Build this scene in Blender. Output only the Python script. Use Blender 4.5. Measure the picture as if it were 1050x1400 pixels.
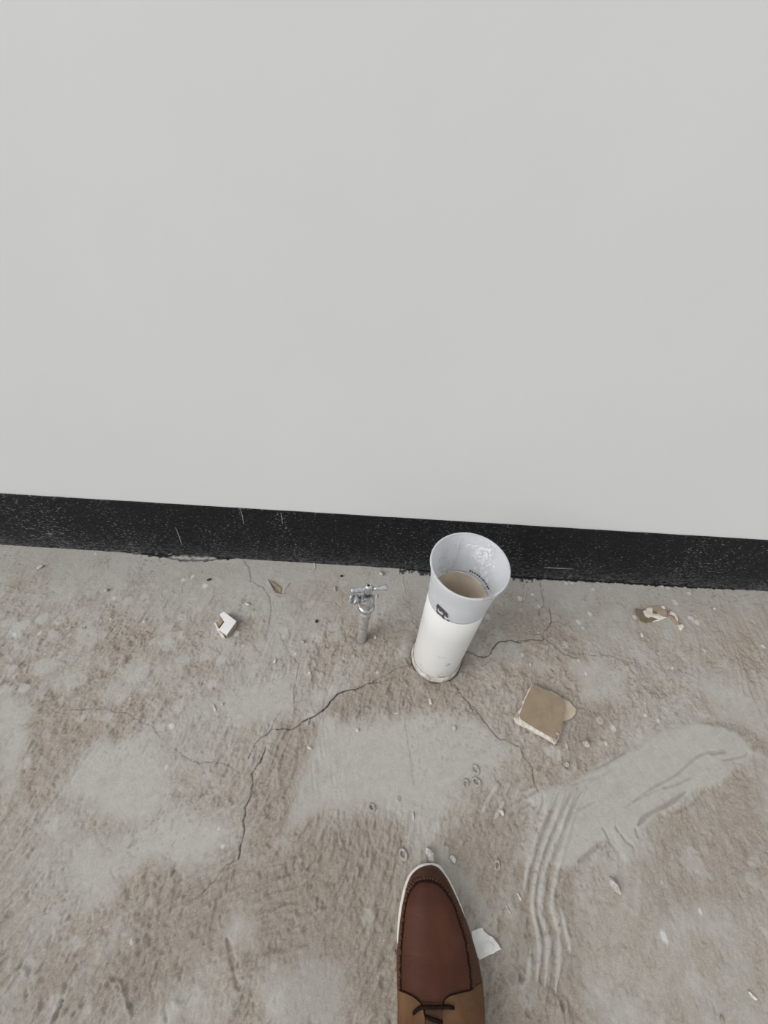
import bpy, bmesh, math, random
import numpy as np
from mathutils import Vector, Matrix

for o in list(bpy.data.objects):
    bpy.data.objects.remove(o)
scene = bpy.context.scene
COL = scene.collection

# ------------------------------------------------------------------ camera
CAM_H = 0.90                       # phone held low over the foot
WALL_D = 0.5865                    # camera to wall, the wall plane is y = 0
FPX, NADIR, ROLL = 540.0, 468.0, 0.0608
_r = np.array([1, ROLL, 0.0]); _r /= np.linalg.norm(_r)
_d = np.array([-ROLL * NADIR, NADIR, FPX]); _d /= np.linalg.norm(_d)
_f = np.cross(_r, _d)
if _f[2] < 0: _f = -_f
MW = np.stack([_r, _f, -_d])       # camera axes (right, image down, forward) -> world
CAM = np.array([0.0, -WALL_D, CAM_H])
cd = bpy.data.cameras.new('camera')
cam = bpy.data.objects.new('camera', cd); COL.objects.link(cam)
cd.sensor_fit = 'HORIZONTAL'; cd.sensor_width = 36.0; cd.lens = 36.0 * FPX / 1050.0
cd.clip_start = 0.02
m = Matrix.Identity(4)
for i in range(3):
    m[i][0] = MW[i, 0]; m[i][1] = -MW[i, 1]; m[i][2] = -MW[i, 2]; m[i][3] = CAM[i]
cam.matrix_world = m
scene.camera = cam

# ------------------------------------------------------------------ daylight
world = bpy.data.worlds.new('overcast'); scene.world = world
world.use_nodes = True
bg = world.node_tree.nodes['Background']
bg.inputs[0].default_value = (0.93, 0.97, 1.0, 1); bg.inputs[1].default_value = 0.54
sl = bpy.data.lights.new('daylight', 'SUN'); sl.energy = 1.85; sl.angle = math.radians(40); sl.color = (1.0, 0.99, 0.975)
so = bpy.data.objects.new('daylight', sl); COL.objects.link(so)
so.rotation_euler = Vector((0.74, 0.46, -0.66)).to_track_quat('-Z', 'Y').to_euler()
so.location = (-1.5, -1.5, 2.5)
scene.view_settings.view_transform = 'Standard'
scene.view_settings.look = 'None'
scene.view_settings.gamma = 1.0
scene.view_settings.use_curve_mapping = False
scene.view_settings.exposure = 0.20

# ------------------------------------------------------------------ helpers
def ray(px, py):
    return MW @ np.array([px - 525.0, py - 700.0, FPX])
def P(px, py, z=0.0):              # where a sight line meets the level z
    r = ray(px, py); return CAM + r * ((z - CAM_H) / r[2])
def proj(w):
    c = MW.T @ (np.asarray(w, float) - CAM); return 525 + FPX * c[0] / c[2], 700 + FPX * c[1] / c[2]

def tag(o, label=None, cat=None, group=None, kind=None):
    if label: o['label'] = label
    if cat: o['category'] = cat
    if group: o['group'] = group
    if kind: o['kind'] = kind
    return o
def empty(name, loc=(0, 0, 0)):
    o = bpy.data.objects.new(name, None); COL.objects.link(o); o.location = loc; o.empty_display_size = 0.02
    return o
def mesh_obj(name, verts, faces, mat, parent=None, smooth=False, loc=None):
    me = bpy.data.meshes.new(name)
    me.from_pydata([tuple(map(float, v)) for v in verts], [], faces)
    bm = bmesh.new(); bm.from_mesh(me); bmesh.ops.recalc_face_normals(bm, faces=bm.faces); bm.to_mesh(me); bm.free()
    if smooth:
        me.polygons.foreach_set('use_smooth', [True] * len(me.polygons))
    me.materials.append(mat)
    o = bpy.data.objects.new(name, me); COL.objects.link(o)
    if parent: o.parent = parent
    if loc is not None: o.location = loc
    return o
class MB:                          # collects shapes for one mesh
    def __init__(s): s.v = []; s.f = []
    def add(s, v, f):
        k = len(s.v); s.v += [tuple(map(float, p)) for p in v]; s.f += [tuple(i + k for i in q) for q in f]
    def build(s, name, mat, parent=None, smooth=False, loc=None): return mesh_obj(name, s.v, s.f, mat, parent, smooth, loc)
def lathe(prof, n=48, closed=False):
    v = []; f = []; k = len(prof)
    for r, z in prof:
        for j in range(n):
            a = 2 * math.pi * j / n; v.append((r * math.cos(a), r * math.sin(a), z))
    for i in range(k if closed else k - 1):
        i2 = (i + 1) % k
        for j in range(n):
            j2 = (j + 1) % n; f.append((i * n + j, i * n + j2, i2 * n + j2, i2 * n + j))
    if not closed:
        if prof[0][0] > 1e-6: f.append(tuple(range(n))[::-1])
        if prof[-1][0] > 1e-6: f.append(tuple((k - 1) * n + j for j in range(n)))
    return v, f
def xform(v, M): return [tuple(M @ Vector(p)) for p in v]
def axis_m(origin, direction):
    q = Vector(direction).normalized().to_track_quat('Z', 'Y')
    return Matrix.Translation(Vector(origin)) @ q.to_matrix().to_4x4()
def tube(path, rad, n=8, caps=True):
    path = [Vector(p) for p in path]; v = []; f = []
    if not hasattr(rad, '__len__'): rad = [rad] * len(path)
    up = Vector((0.013, 0.027, 1))
    for i, p in enumerate(path):
        t = (path[min(i + 1, len(path) - 1)] - path[max(i - 1, 0)]).normalized()
        a = t.cross(up)
        if a.length < 1e-4: a = t.cross(Vector((1, 0, 0)))
        a.normalize(); b = a.cross(t)
        for j in range(n):
            w = 2 * math.pi * j / n; v.append(tuple(p + (a * math.cos(w) + b * math.sin(w)) * rad[i]))
    for i in range(len(path) - 1):
        for j in range(n):
            j2 = (j + 1) % n; f.append((i * n + j, i * n + j2, (i + 1) * n + j2, (i + 1) * n + j))
    if caps:
        f.append(tuple(range(n))[::-1]); f.append(tuple((len(path) - 1) * n + j for j in range(n)))
    return v, f
def smooth_path(pts, n):           # Catmull-Rom through pts
    pts = [np.asarray(p, float) for p in pts]; out = []
    q = [2 * pts[0] - pts[1]] + pts + [2 * pts[-1] - pts[-2]]
    seg = len(pts) - 1
    for k in range(n):
        u = k / (n - 1) * seg; i = min(int(u), seg - 1); t = u - i
        a, b, c, d = q[i:i + 4]
        out.append(0.5 * ((2 * b) + (-a + c) * t + (2 * a - 5 * b + 4 * c - d) * t * t + (-a + 3 * b - 3 * c + d) * t ** 3))
    return out

# value noise on arrays
_TAB = {}
def vn(x, y, seed):
    if seed not in _TAB: _TAB[seed] = np.random.RandomState(seed).rand(256, 256)
    T = _TAB[seed]
    xi = np.floor(x).astype(np.int64); yi = np.floor(y).astype(np.int64)
    u = x - xi; v = y - yi; u = u * u * u * (u * (6 * u - 15) + 10); v = v * v * v * (v * (6 * v - 15) + 10)
    x0 = xi & 255; x1 = (xi + 1) & 255; y0 = yi & 255; y1 = (yi + 1) & 255
    return (T[x0, y0] * (1 - u) + T[x1, y0] * u) * (1 - v) + (T[x0, y1] * (1 - u) + T[x1, y1] * u) * v
def fbm(x, y, sc, oct=4, seed=0, gain=0.5):
    s = np.zeros_like(x); a = 1.0; t = 0.0
    for k in range(oct):
        c, n_ = math.cos(k * 1.1 + 0.4), math.sin(k * 1.1 + 0.4)
        s += a * vn((x * c - y * n_) / sc + 17.3 * k, (x * n_ + y * c) / sc + 9.1 * k, seed + k); t += a; a *= gain; sc *= 0.5
    return s / t
def sstep(a, b, x):
    t = np.clip((x - a) / (b - a), 0, 1); return t * t * (3 - 2 * t)

# ------------------------------------------------------------------ materials
def new_mat(name):
    mt = bpy.data.materials.new(name); mt.use_nodes = True
    nt = mt.node_tree; return mt, nt, nt.nodes['Principled BSDF']
def N(nt, typ, **kw):
    n = nt.nodes.new(typ)
    for k, v in kw.items():
        if k in n.inputs.keys() and not hasattr(n, k): n.inputs[k].default_value = v
        else: setattr(n, k, v)
    return n
def noise(nt, scale, detail=4, rough=0.55, vec=None, dist=0.0):
    n = nt.nodes.new('ShaderNodeTexNoise'); n.inputs['Scale'].default_value = scale; n.inputs['Detail'].default_value = detail
    n.inputs['Roughness'].default_value = rough; n.inputs['Distortion'].default_value = dist
    if vec: nt.links.new(vec, n.inputs['Vector'])
    return n
def ramp(nt, fac, stops):
    r = nt.nodes.new('ShaderNodeValToRGB'); e = r.color_ramp.elements
    while len(e) < len(stops): e.new(0.5)
    for i, (p, c) in enumerate(stops):
        e[i].position = p; e[i].color = (c[0], c[1], c[2], 1) if hasattr(c, '__len__') else (c, c, c, 1)
    nt.links.new(fac, r.inputs[0]); return r.outputs[0]
def mix(nt, fac, a, b, mode='MIX'):
    n = nt.nodes.new('ShaderNodeMix'); n.data_type = 'RGBA'; n.blend_type = mode
    for s, val in ((n.inputs[0], fac), (n.inputs[6], a), (n.inputs[7], b)):
        if isinstance(val, bpy.types.NodeSocket): nt.links.new(val, s)
        elif hasattr(val, '__len__'): s.default_value = (val[0], val[1], val[2], 1)
        else: s.default_value = val
    return n.outputs[2]
def math_n(nt, op, a, b=0.0, clamp=False):
    n = nt.nodes.new('ShaderNodeMath'); n.operation = op; n.use_clamp = clamp
    for s, val in ((n.inputs[0], a), (n.inputs[1], b)):
        if isinstance(val, bpy.types.NodeSocket): nt.links.new(val, s)
        else: s.default_value = val
    return n.outputs[0]
def bump(nt, h, strength, dist, bsdf, chain=None):
    b = nt.nodes.new('ShaderNodeBump'); b.inputs['Strength'].default_value = strength; b.inputs['Distance'].default_value = dist
    nt.links.new(h, b.inputs['Height'])
    if chain: nt.links.new(chain, b.inputs['Normal'])
    nt.links.new(b.outputs[0], bsdf.inputs['Normal']); return b.outputs[0]
def objco(nt, scale=(1, 1, 1)):
    t = nt.nodes.new('ShaderNodeTexCoord'); mp = nt.nodes.new('ShaderNodeMapping'); mp.inputs['Scale'].default_value = scale
    nt.links.new(t.outputs['Object'], mp.inputs[0]); return mp.outputs[0]
def grainy(name, c1, c2, scale=60, rough=0.7, bump_s=0.3, bump_d=0.001, metallic=0.0, spec=0.4, detail=5, lo=0.35, hi=0.65):
    mt, nt, b = new_mat(name); v = objco(nt)
    n = noise(nt, scale, detail, 0.6, v)
    nt.links.new(ramp(nt, n.outputs[0], [(lo, c1), (hi, c2)]), b.inputs['Base Color'])
    b.inputs['Roughness'].default_value = rough; b.inputs['Metallic'].default_value = metallic; b.inputs['Specular IOR Level'].default_value = spec
    if bump_s: bump(nt, n.outputs[0], bump_s, bump_d, b)
    return mt

# wall paint
M_wall, nt, b = new_mat('white_wall_paint'); v = objco(nt)
n1 = noise(nt, 2.2, 3, 0.5, v); n2 = noise(nt, 90, 3, 0.5, v); n3 = noise(nt, 9, 3, 0.5, v)
nt.links.new(ramp(nt, n1.outputs[0], [(0.3, (0.735, 0.735, 0.725)), (0.7, (0.755, 0.757, 0.752))]), b.inputs['Base Color'])
nt.links.new(ramp(nt, n3.outputs[0], [(0.3, 0.36), (0.7, 0.46)]), b.inputs['Roughness'])
c = bump(nt, n3.outputs[0], 0.12, 0.004, b); bump(nt, n2.outputs[0], 0.05, 0.001, b, c)

# black skirting paint: dusty specks, denser towards the foot of the wall where it was splashed
M_black, nt, b = new_mat('black_skirting_paint'); v = objco(nt)
g = noise(nt, 160, 4, 0.65, objco(nt, (0.55, 1, 1.5)))
sp = noise(nt, 330, 2, 0.5, objco(nt, (0.45, 1, 1.1)))
big = noise(nt, 7, 3, 0.6, objco(nt, (1.6, 1, 0.4)))
sep = nt.nodes.new('ShaderNodeSeparateXYZ'); nt.links.new(v, sep.inputs[0])
low = nt.nodes.new('ShaderNodeMapRange'); nt.links.new(sep.outputs[2], low.inputs[0])
for i, q in ((1, 0.21), (2, 0.0), (3, 0.0), (4, 1.0)): low.inputs[i].default_value = q
thr = math_n(nt, 'ADD', sp.outputs[0], math_n(nt, 'MULTIPLY', low.outputs[0], 0.055))
thr = math_n(nt, 'ADD', thr, math_n(nt, 'MULTIPLY', math_n(nt, 'SUBTRACT', big.outputs[0], 0.5), 0.22))
fac = ramp(nt, thr, [(0.640, 0.0), (0.74, 1.0)])
lowp = math_n(nt, 'POWER', low.outputs[0], 7.0)
edge = math_n(nt, 'MULTIPLY', lowp, ramp(nt, g.outputs[0], [(0.42, 0.0), (0.62, 0.55)]))
fac = math_n(nt, 'MAXIMUM', fac, edge)
base = ramp(nt, g.outputs[0], [(0.35, (0.004, 0.0043, 0.0055)), (0.7, (0.014, 0.015, 0.018))])
nt.links.new(mix(nt, fac, base, (0.20, 0.20, 0.205)), b.inputs['Base Color'])
b.inputs['Roughness'].default_value = 0.6; b.inputs['Specular IOR Level'].default_value = 0.22
bump(nt, g.outputs[0], 0.55, 0.0016, b)

# concrete floor, driven by the masks laid into the mesh
M_floor, nt, b = new_mat('trowelled_cement_floor'); v = objco(nt)
at = nt.nodes.new('ShaderNodeAttribute'); at.attribute_name = 'masks'
at2 = nt.nodes.new('ShaderNodeAttribute'); at2.attribute_name = 'marks'
s1 = nt.nodes.new('ShaderNodeSeparateColor'); nt.links.new(at.outputs['Color'], s1.inputs[0])
s2 = nt.nodes.new('ShaderNodeSeparateColor'); nt.links.new(at2.outputs['Color'], s2.inputs[0])
nA = noise(nt, 420, 5, 0.7, v); nB = noise(nt, 60, 5, 0.65, v); nC = noise(nt, 900, 3, 0.6, v)
grey = ramp(nt, nB.outputs[0], [(0.3, (0.400, 0.377, 0.346)), (0.7, (0.468, 0.444, 0.411))])
tan = ramp(nt, nA.outputs[0], [(0.34, (0.268, 0.226, 0.183)), (0.5, (0.352, 0.306, 0.257)), (0.66, (0.440, 0.390, 0.335))])
dust = math_n(nt, 'ADD', s1.outputs[0], math_n(nt, 'MULTIPLY', math_n(nt, 'SUBTRACT', nA.outputs[0], 0.5), 0.55), clamp=True)
col = mix(nt, dust, grey, tan)
col = mix(nt, s1.outputs[1], col, (0.53, 0.508, 0.475))
col = mix(nt, s2.outputs[2], col, (0.150, 0.118, 0.088))
col = mix(nt, s2.outputs[0], col, (0.64, 0.625, 0.60))
col = mix(nt, s1.outputs[2], col, (0.040, 0.032, 0.026))
col = mix(nt, s2.outputs[1], col, (0.011, 0.011, 0.013))
fg = ramp(nt, nC.outputs[0], [(0.3, 0.86), (0.7, 1.10)])
col = mix(nt, 1.0, col, fg, 'MULTIPLY')
nt.links.new(col, b.inputs['Base Color'])
b.inputs['Roughness'].default_value = 0.82; b.inputs['Specular IOR Level'].default_value = 0.25
c = bump(nt, nA.outputs[0], 0.6, 0.0016, b); bump(nt, nC.outputs[0], 0.4, 0.0008, b, c)

# pipe
M_pipe, nt, b = new_mat('white_pvc'); v = objco(nt)
nz = noise(nt, 55, 3, 0.6, objco(nt, (1, 1, 0.55)), 0.6); nd = noise(nt, 18, 4, 0.6, v); nf = noise(nt, 300, 3, 0.6, v)
sep = nt.nodes.new('ShaderNodeSeparateXYZ'); nt.links.new(v, sep.inputs[0])
low = nt.nodes.new('ShaderNodeMapRange'); nt.links.new(sep.outputs[2], low.inputs[0])
for i, q in ((1, 0.12), (2, 0.0), (3, 0.0), (4, 1.0)): low.inputs[i].default_value = q
dirt = math_n(nt, 'MULTIPLY', math_n(nt, 'POWER', low.outputs[0], 2.0), ramp(nt, nd.outputs[0], [(0.35, 0.1), (0.7, 0.9)]))
col = mix(nt, dirt, (0.76, 0.75, 0.73), (0.52, 0.47, 0.41))
sc = ramp(nt, math_n(nt, 'ADD', nz.outputs[0], math_n(nt, 'MULTIPLY', low.outputs[0], 0.05)), [(0.655, 0.0), (0.675, 0.75)])
col = mix(nt, sc, col, (0.36, 0.34, 0.31))
nt.links.new(col, b.inputs['Base Color']); b.inputs['Roughness'].default_value = 0.42
bump(nt, nf.outputs[0], 0.05, 0.0006, b)
M_bore = grainy('stained_pipe_bore', (0.60, 0.50, 0.38), (0.70, 0.61, 0.49), 22, 0.6, 0.05)
M_collar = grainy('dirty_mortar_collar', (0.36, 0.33, 0.29), (0.74, 0.71, 0.67), 70, 0.85, 0.5, 0.001)
M_ink = grainy('black_print_ink', (0.035, 0.037, 0.045), (0.09, 0.095, 0.105), 260, 0.6, 0)
M_residue = grainy('dried_white_residue', (0.62, 0.63, 0.66), (0.78, 0.79, 0.81), 220, 0.8, 0.6, 0.001)
M_sleeve, nt, b = new_mat('frosted_plastic')
v = objco(nt); n = noise(nt, 30, 4, 0.6, v); nf = noise(nt, 240, 3, 0.6, v)
b.inputs['Base Color'].default_value = (0.90, 0.91, 0.935, 1); b.inputs['Roughness'].default_value = 0.30
tr_ = nt.nodes.new('ShaderNodeBsdfTranslucent'); tr_.inputs[0].default_value = (0.93, 0.94, 0.96, 1)
rf_ = nt.nodes.new('ShaderNodeBsdfRefraction'); rf_.inputs['Color'].default_value = (0.97, 0.975, 0.99, 1); rf_.inputs['Roughness'].default_value = 0.42; rf_.inputs['IOR'].default_value = 1.12
m1 = nt.nodes.new('ShaderNodeMixShader'); m2 = nt.nodes.new('ShaderNodeMixShader'); m1.inputs[0].default_value = 0.66
nt.links.new(tr_.outputs[0], m1.inputs[1]); nt.links.new(rf_.outputs[0], m1.inputs[2])
nt.links.new(ramp(nt, n.outputs[0], [(0.3, 0.40), (0.7, 0.52)]), m2.inputs[0]); nt.links.new(m1.outputs[0], m2.inputs[1]); nt.links.new(b.outputs[0], m2.inputs[2])
nt.links.new(m2.outputs[0], nt.nodes['Material Output'].inputs[0])
bump(nt, nf.outputs[0], 0.15, 0.0005, b)

M_rim, nt, b = new_mat('milky_plastic_rim'); v = objco(nt); n = noise(nt, 60, 3, 0.5, v)
nt.links.new(ramp(nt, n.outputs[0], [(0.3, (0.70, 0.715, 0.74)), (0.7, (0.80, 0.81, 0.83))]), b.inputs['Base Color'])
b.inputs['Roughness'].default_value = 0.3; b.inputs['Transmission Weight'].default_value = 0.35
M_metal, nt, b = new_mat('dull_chrome'); v = objco(nt)
n = noise(nt, 190, 4, 0.6, v); n2 = noise(nt, 60, 4, 0.6, v)
nt.links.new(ramp(nt, n.outputs[0], [(0.35, (0.36, 0.36, 0.37)), (0.65, (0.70, 0.70, 0.71))]), b.inputs['Base Color'])
nt.links.new(ramp(nt, n2.outputs[0], [(0.35, 0.95), (0.65, 0.6)]), b.inputs['Metallic'])
nt.links.new(ramp(nt, n2.outputs[0], [(0.35, 0.18), (0.65, 0.42)]), b.inputs['Roughness'])
bump(nt, n.outputs[0], 0.25, 0.0007, b)
M_galv = grainy('dusty_galvanised_steel', (0.30, 0.29, 0.275), (0.58, 0.565, 0.54), 150, 0.55, 0.25, 0.0008, 0.45)
M_dark = grainy('dark_rubber', (0.02, 0.02, 0.02), (0.045, 0.042, 0.04), 150, 0.7, 0.1)

M_vamp, nt, b = new_mat('dark_brown_leather'); v = objco(nt)
n = noise(nt, 16, 4, 0.55, v); gr = nt.nodes.new('ShaderNodeTexVoronoi'); gr.inputs['Scale'].default_value = 900; nt.links.new(v, gr.inputs['Vector'])
nt.links.new(ramp(nt, n.outputs[0], [(0.3, (0.050, 0.0165, 0.0085)), (0.55, (0.072, 0.0235, 0.0125)), (0.75, (0.100, 0.036, 0.018))]), b.inputs['Base Color'])
b.inputs['Roughness'].default_value = 0.55; b.inputs['Specular IOR Level'].default_value = 0.22
wr = noise(nt, 30, 3, 0.5, objco(nt, (0.35, 1.6, 1)), 0.8)
c = bump(nt, wr.outputs[0], 0.25, 0.004, b); bump(nt, gr.outputs[0], 0.12, 0.0005, b, c)
M_side = grainy('brown_leather_side', (0.060, 0.026, 0.015), (0.100, 0.046, 0.028), 40, 0.6, 0.2, 0.001, spec=0.22)
M_suede = grainy('tan_nubuck', (0.110, 0.056, 0.028), (0.160, 0.084, 0.043), 45, 0.85, 0.12, 0.0008, spec=0.2)
M_thread = grainy('dark_seam_thread', (0.012, 0.006, 0.0045), (0.022, 0.011, 0.008), 200, 0.9, 0.1, spec=0.08)
M_lace = grainy('dark_lace', (0.010, 0.005, 0.004), (0.020, 0.011, 0.008), 500, 0.9, 0.6, 0.0006, spec=0.08)
M_sole = grainy('off_white_rubber', (0.68, 0.65, 0.60), (0.80, 0.78, 0.74), 60, 0.6, 0.1)
M_lining = grainy('brown_lining', (0.10, 0.07, 0.05), (0.14, 0.10, 0.07), 80, 0.9, 0.1)

M_face = grainy('tan_tile_face', (0.245, 0.185, 0.125), (0.295, 0.228, 0.160), 60, 0.65, 0.08)
M_biscuit = grainy('pinkish_tile_biscuit', (0.52, 0.45, 0.385), (0.76, 0.71, 0.65), 130, 0.9, 0.6, 0.001)
M_pale = grainy('pale_tan_tile', (0.41, 0.335, 0.255), (0.50, 0.42, 0.33), 90, 0.8, 0.2)
M_glaze = grainy('white_glaze', (0.76, 0.755, 0.74), (0.83, 0.825, 0.815), 30, 0.35, 0.03)
M_plaster = grainy('white_plaster_chip', (0.62, 0.605, 0.565), (0.78, 0.765, 0.73), 60, 0.8, 0.3, 0.001)
M_clay = grainy('tan_tile_clay', (0.30, 0.235, 0.17), (0.50, 0.42, 0.33), 140, 0.9, 0.6, 0.001)
M_kraft = grainy('brown_kraft_paper', (0.165, 0.118, 0.072), (0.22, 0.165, 0.108), 70, 0.85, 0.2)
M_kraft2 = grainy('greyish_brown_paper', (0.265, 0.205, 0.155), (0.33, 0.265, 0.21), 110, 0.9, 0.2)
M_torn = grainy('torn_pale_paper', (0.54, 0.48, 0.415), (0.74, 0.69, 0.625), 150, 0.95, 0.9, 0.002)
M_crumb = grainy('cement_crumb', (0.34, 0.315, 0.28), (0.56, 0.535, 0.49), 150, 0.95, 0.6, 0.001)
M_crumb_w = grainy('whitish_crumb', (0.46, 0.44, 0.40), (0.70, 0.68, 0.64), 150, 0.9, 0.4, 0.001)
M_drop = grainy('cement_droplet', (0.26, 0.235, 0.205), (0.44, 0.41, 0.37), 160, 0.95, 0.5, 0.001)
M_leaf = grainy('dry_leaf', (0.175, 0.122, 0.078), (0.30, 0.225, 0.16), 120, 0.85, 0.4)
M_seed = grainy('black_seed', (0.012, 0.012, 0.012), (0.035, 0.032, 0.03), 200, 0.6, 0.3)

# ------------------------------------------------------------------ floor
def px_poly(pts): return np.array([P(a, b_)[:2] for a, b_ in pts])
fine = 0.0017
def axis(lo, hi, a, b_):            # fine between lo and hi, coarse out to a and b
    mid = np.arange(lo, hi + fine * 0.5, fine); out = [mid]
    l = []; s = fine; x = lo
    while x > a: s = min(s * 1.15, 0.016); x -= s; l.append(max(x, a))
    r = []; s = fine; x = mid[-1]
    while x < b_: s = min(s * 1.15, 0.016); x += s; r.append(min(x, b_))
    return np.concatenate([np.array(l[::-1]), mid, np.array(r)])
gx = axis(-1.04, 1.04, -3.2, 3.2)
gy = axis(-0.80, 0.006, -3.6, 0.02)
X, Y = np.meshgrid(gx, gy, indexing='ij')
def seg_dist(poly, pad, closed=False):
    """distance to a polyline and position along it, inside its padded box"""
    pts = np.asarray(poly); lo = pts.min(0) - pad; hi = pts.max(0) + pad
    i0, i1 = np.searchsorted(gx, [lo[0], hi[0]]); j0, j1 = np.searchsorted(gy, [lo[1], hi[1]])
    sl_ = (slice(i0, i1), slice(j0, j1)); x = X[sl_]; y = Y[sl_]
    d = np.full(x.shape, 9.0); u = np.zeros(x.shape); L = 0; side = np.ones(x.shape)
    if closed: pts = np.vstack([pts, pts[:1]])
    tot = np.linalg.norm(np.diff(pts, axis=0), axis=1).sum()
    for a, b_ in zip(pts[:-1], pts[1:]):
        e = b_ - a; l = np.hypot(*e)
        if l < 1e-9: continue
        t = np.clip(((x - a[0]) * e[0] + (y - a[1]) * e[1]) / (l * l), 0, 1)
        dd = np.hypot(x - a[0] - t * e[0], y - a[1] - t * e[1])
        k = dd < d; d[k] = dd[k]; u[k] = (L + t * l)[k] / tot; L += l
    return sl_, d, u
def inside(poly, sl_):
    x = X[sl_]; y = Y[sl_]; r = np.zeros(x.shape, bool); p = np.asarray(poly); j = len(p) - 1
    for i in range(len(p)):
        c_ = ((p[i, 1] > y) != (p[j, 1] > y)) & (x < (p[j, 0] - p[i, 0]) * (y - p[i, 1]) / (p[j, 1] - p[i, 1] + 1e-12) + p[i, 0])
        r ^= c_; j = i
    return r
dust = np.zeros_like(X); pale = np.zeros_like(X); crack = np.zeros_like(X)
white = np.zeros_like(X); blackp = np.zeros_like(X); grime_shade = np.zeros_like(X)
big = fbm(X, Y, 0.22, 4, 3); med = fbm(X, Y, 0.06, 5, 11); sml = fbm(X, Y, 0.016, 4, 23, 0.6)
# dusty film: more of it away from the wall
away = sstep(-0.02, -0.30, Y)
dust = np.clip(0.10 + 0.55 * away + 1.5 * (big - 0.5) + 1.3 * (med - 0.5), 0, 1)
dust += 0.35 * (sml - 0.5)
# wall-side grey strip
dust *= 1 - 0.55 * sstep(-0.09, -0.01, Y)

def region(pts, soft, wob=0.012, seed=0):
    poly = px_poly(pts); sl_, d, u = seg_dist(poly, soft * 2 + 0.03, True)
    sd = np.where(inside(poly, sl_), d, -d)
    sd = sd + wob * 2 * (fbm(X[sl_], Y[sl_], 0.05, 4, 40 + seed) - 0.5)
    return sl_, sstep(-soft, soft, sd)
def blot(px, py, rx, ry, ang=0.0, soft=0.35, seed=0, wob=0.25):
    c_ = P(px, py)[:2]; R_ = max(rx, ry) * 1.9 + 0.004
    i0, i1 = np.searchsorted(gx, [c_[0] - R_, c_[0] + R_]); j0, j1 = np.searchsorted(gy, [c_[1] - R_, c_[1] + R_])
    sl_ = (slice(i0, i1), slice(j0, j1)); x = X[sl_] - c_[0]; y = Y[sl_] - c_[1]
    ca, sa = math.cos(ang), math.sin(ang)
    q = np.hypot((x * ca + y * sa) / rx, (-x * sa + y * ca) / ry)
    q = q + wob * (vn(X[sl_] / (0.7 * rx) + seed * 3.1, Y[sl_] / (0.7 * rx) + seed, 60) - 0.5) * 2
    return sl_, 1 - sstep(1 - soft, 1 + soft, q)

smooth = np.zeros_like(X)           # trowelled smooth
H_ = np.zeros_like(X)               # relief
def clean(pts, soft, amt, pl=0.0, wob=0.012, seed=0, h=0.0):
    sl_, mk = region(pts, soft, wob, seed)
    dust[sl_] *= 1 - amt * mk; pale[sl_] = np.maximum(pale[sl_], pl * mk); smooth[sl_] = np.maximum(smooth[sl_], mk); H_[sl_] += h * mk
def dirty(pts, soft, amt, gr=0.0, wob=0.015, seed=0):  # tan dust and grime; near the bottom also painted shade
    sl_, mk = region(pts, soft, wob, seed)
    dust[sl_] = np.maximum(dust[sl_], amt * mk) + 0.0; grime_shade[sl_] = np.maximum(grime_shade[sl_], gr * mk)

# dirty areas; along the bottom edge also darkened to paint in body shade
dirty([(540, 900), (570, 870), (640, 880), (660, 905), (650, 945), (600, 965), (540, 975), (470, 985), (440, 975), (470, 945), (510, 920)], 0.020, 0.95, 0.20, seed=1)
dirty([(385, 990), (440, 985), (425, 1030), (405, 1090), (395, 1140), (360, 1180), (335, 1170), (345, 1090), (365, 1030)], 0.018, 0.95, 0.14, seed=2)
dirty([(420, 1120), (520, 1112), (560, 1130), (560, 1400), (420, 1400), (330, 1290), (330, 1200)], 0.03, 0.95, 0.24, seed=3)  # tan dust, deepened to paint shade from the person standing there
dirty([(130, 1330), (240, 1190), (330, 1180), (330, 1260), (250, 1340), (200, 1400), (120, 1400)], 0.03, 0.9, 0.20, seed=4)  # dust, with body shade added to its darkness
dirty([(650, 1090), (720, 1110), (700, 1200), (690, 1260), (650, 1230), (600, 1150)], 0.02, 0.9, 0.20, seed=5)
dirty([(770, 960), (830, 965), (820, 1010), (790, 1040), (765, 1020)], 0.014, 0.9, 0.22, seed=6)
dirty([(700, 935), (730, 925), (790, 950), (770, 960)], 0.010, 0.85, 0.16, seed=7)
dirty([(900, 1110), (1050, 1040), (1050, 1250), (900, 1260), (860, 1190)], 0.03, 0.80, 0.14, seed=8)
dirty([(955, 990), (1000, 985), (1050, 1010), (1050, 1035), (1000, 1015)], 0.012, 0.9, 0.18, seed=9)
dirty([(0, 900), (120, 960), (150, 1000), (60, 1120), (20, 1100), (30, 1000), (0, 960)], 0.02, 0.8, 0.05, seed=10)
dirty([(310, 840), (345, 845), (350, 880), (320, 885)], 0.012, 0.85, 0.14, seed=12)
dirty([(485, 870), (520, 850), (560, 860), (545, 900), (500, 905)], 0.012, 0.8, 0.12, seed=13)
dirty([(690, 1180), (790, 1170), (800, 1380), (700, 1390)], 0.02, 0.85, 0.22, seed=14)
dirty([(640, 1320), (700, 1310), (790, 1350), (840, 1420), (640, 1420)], 0.03, 0.85, 0.18, seed=17)  # dust darkened for body shade, beside the shoe
dirty([(-60, 1230), (60, 1290), (140, 1330), (120, 1420), (-60, 1420)], 0.03, 0.7, 0.14, seed=18)  # dust darkened for body shade, lower left corner
dirty([(670, 830), (740, 835), (745, 880), (690, 880)], 0.014, 0.75, 0.12, seed=15)
dirty([(980, 900), (1050, 880), (1040, 930), (990, 940)], 0.02, 0.7, 0.06, seed=16)
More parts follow.
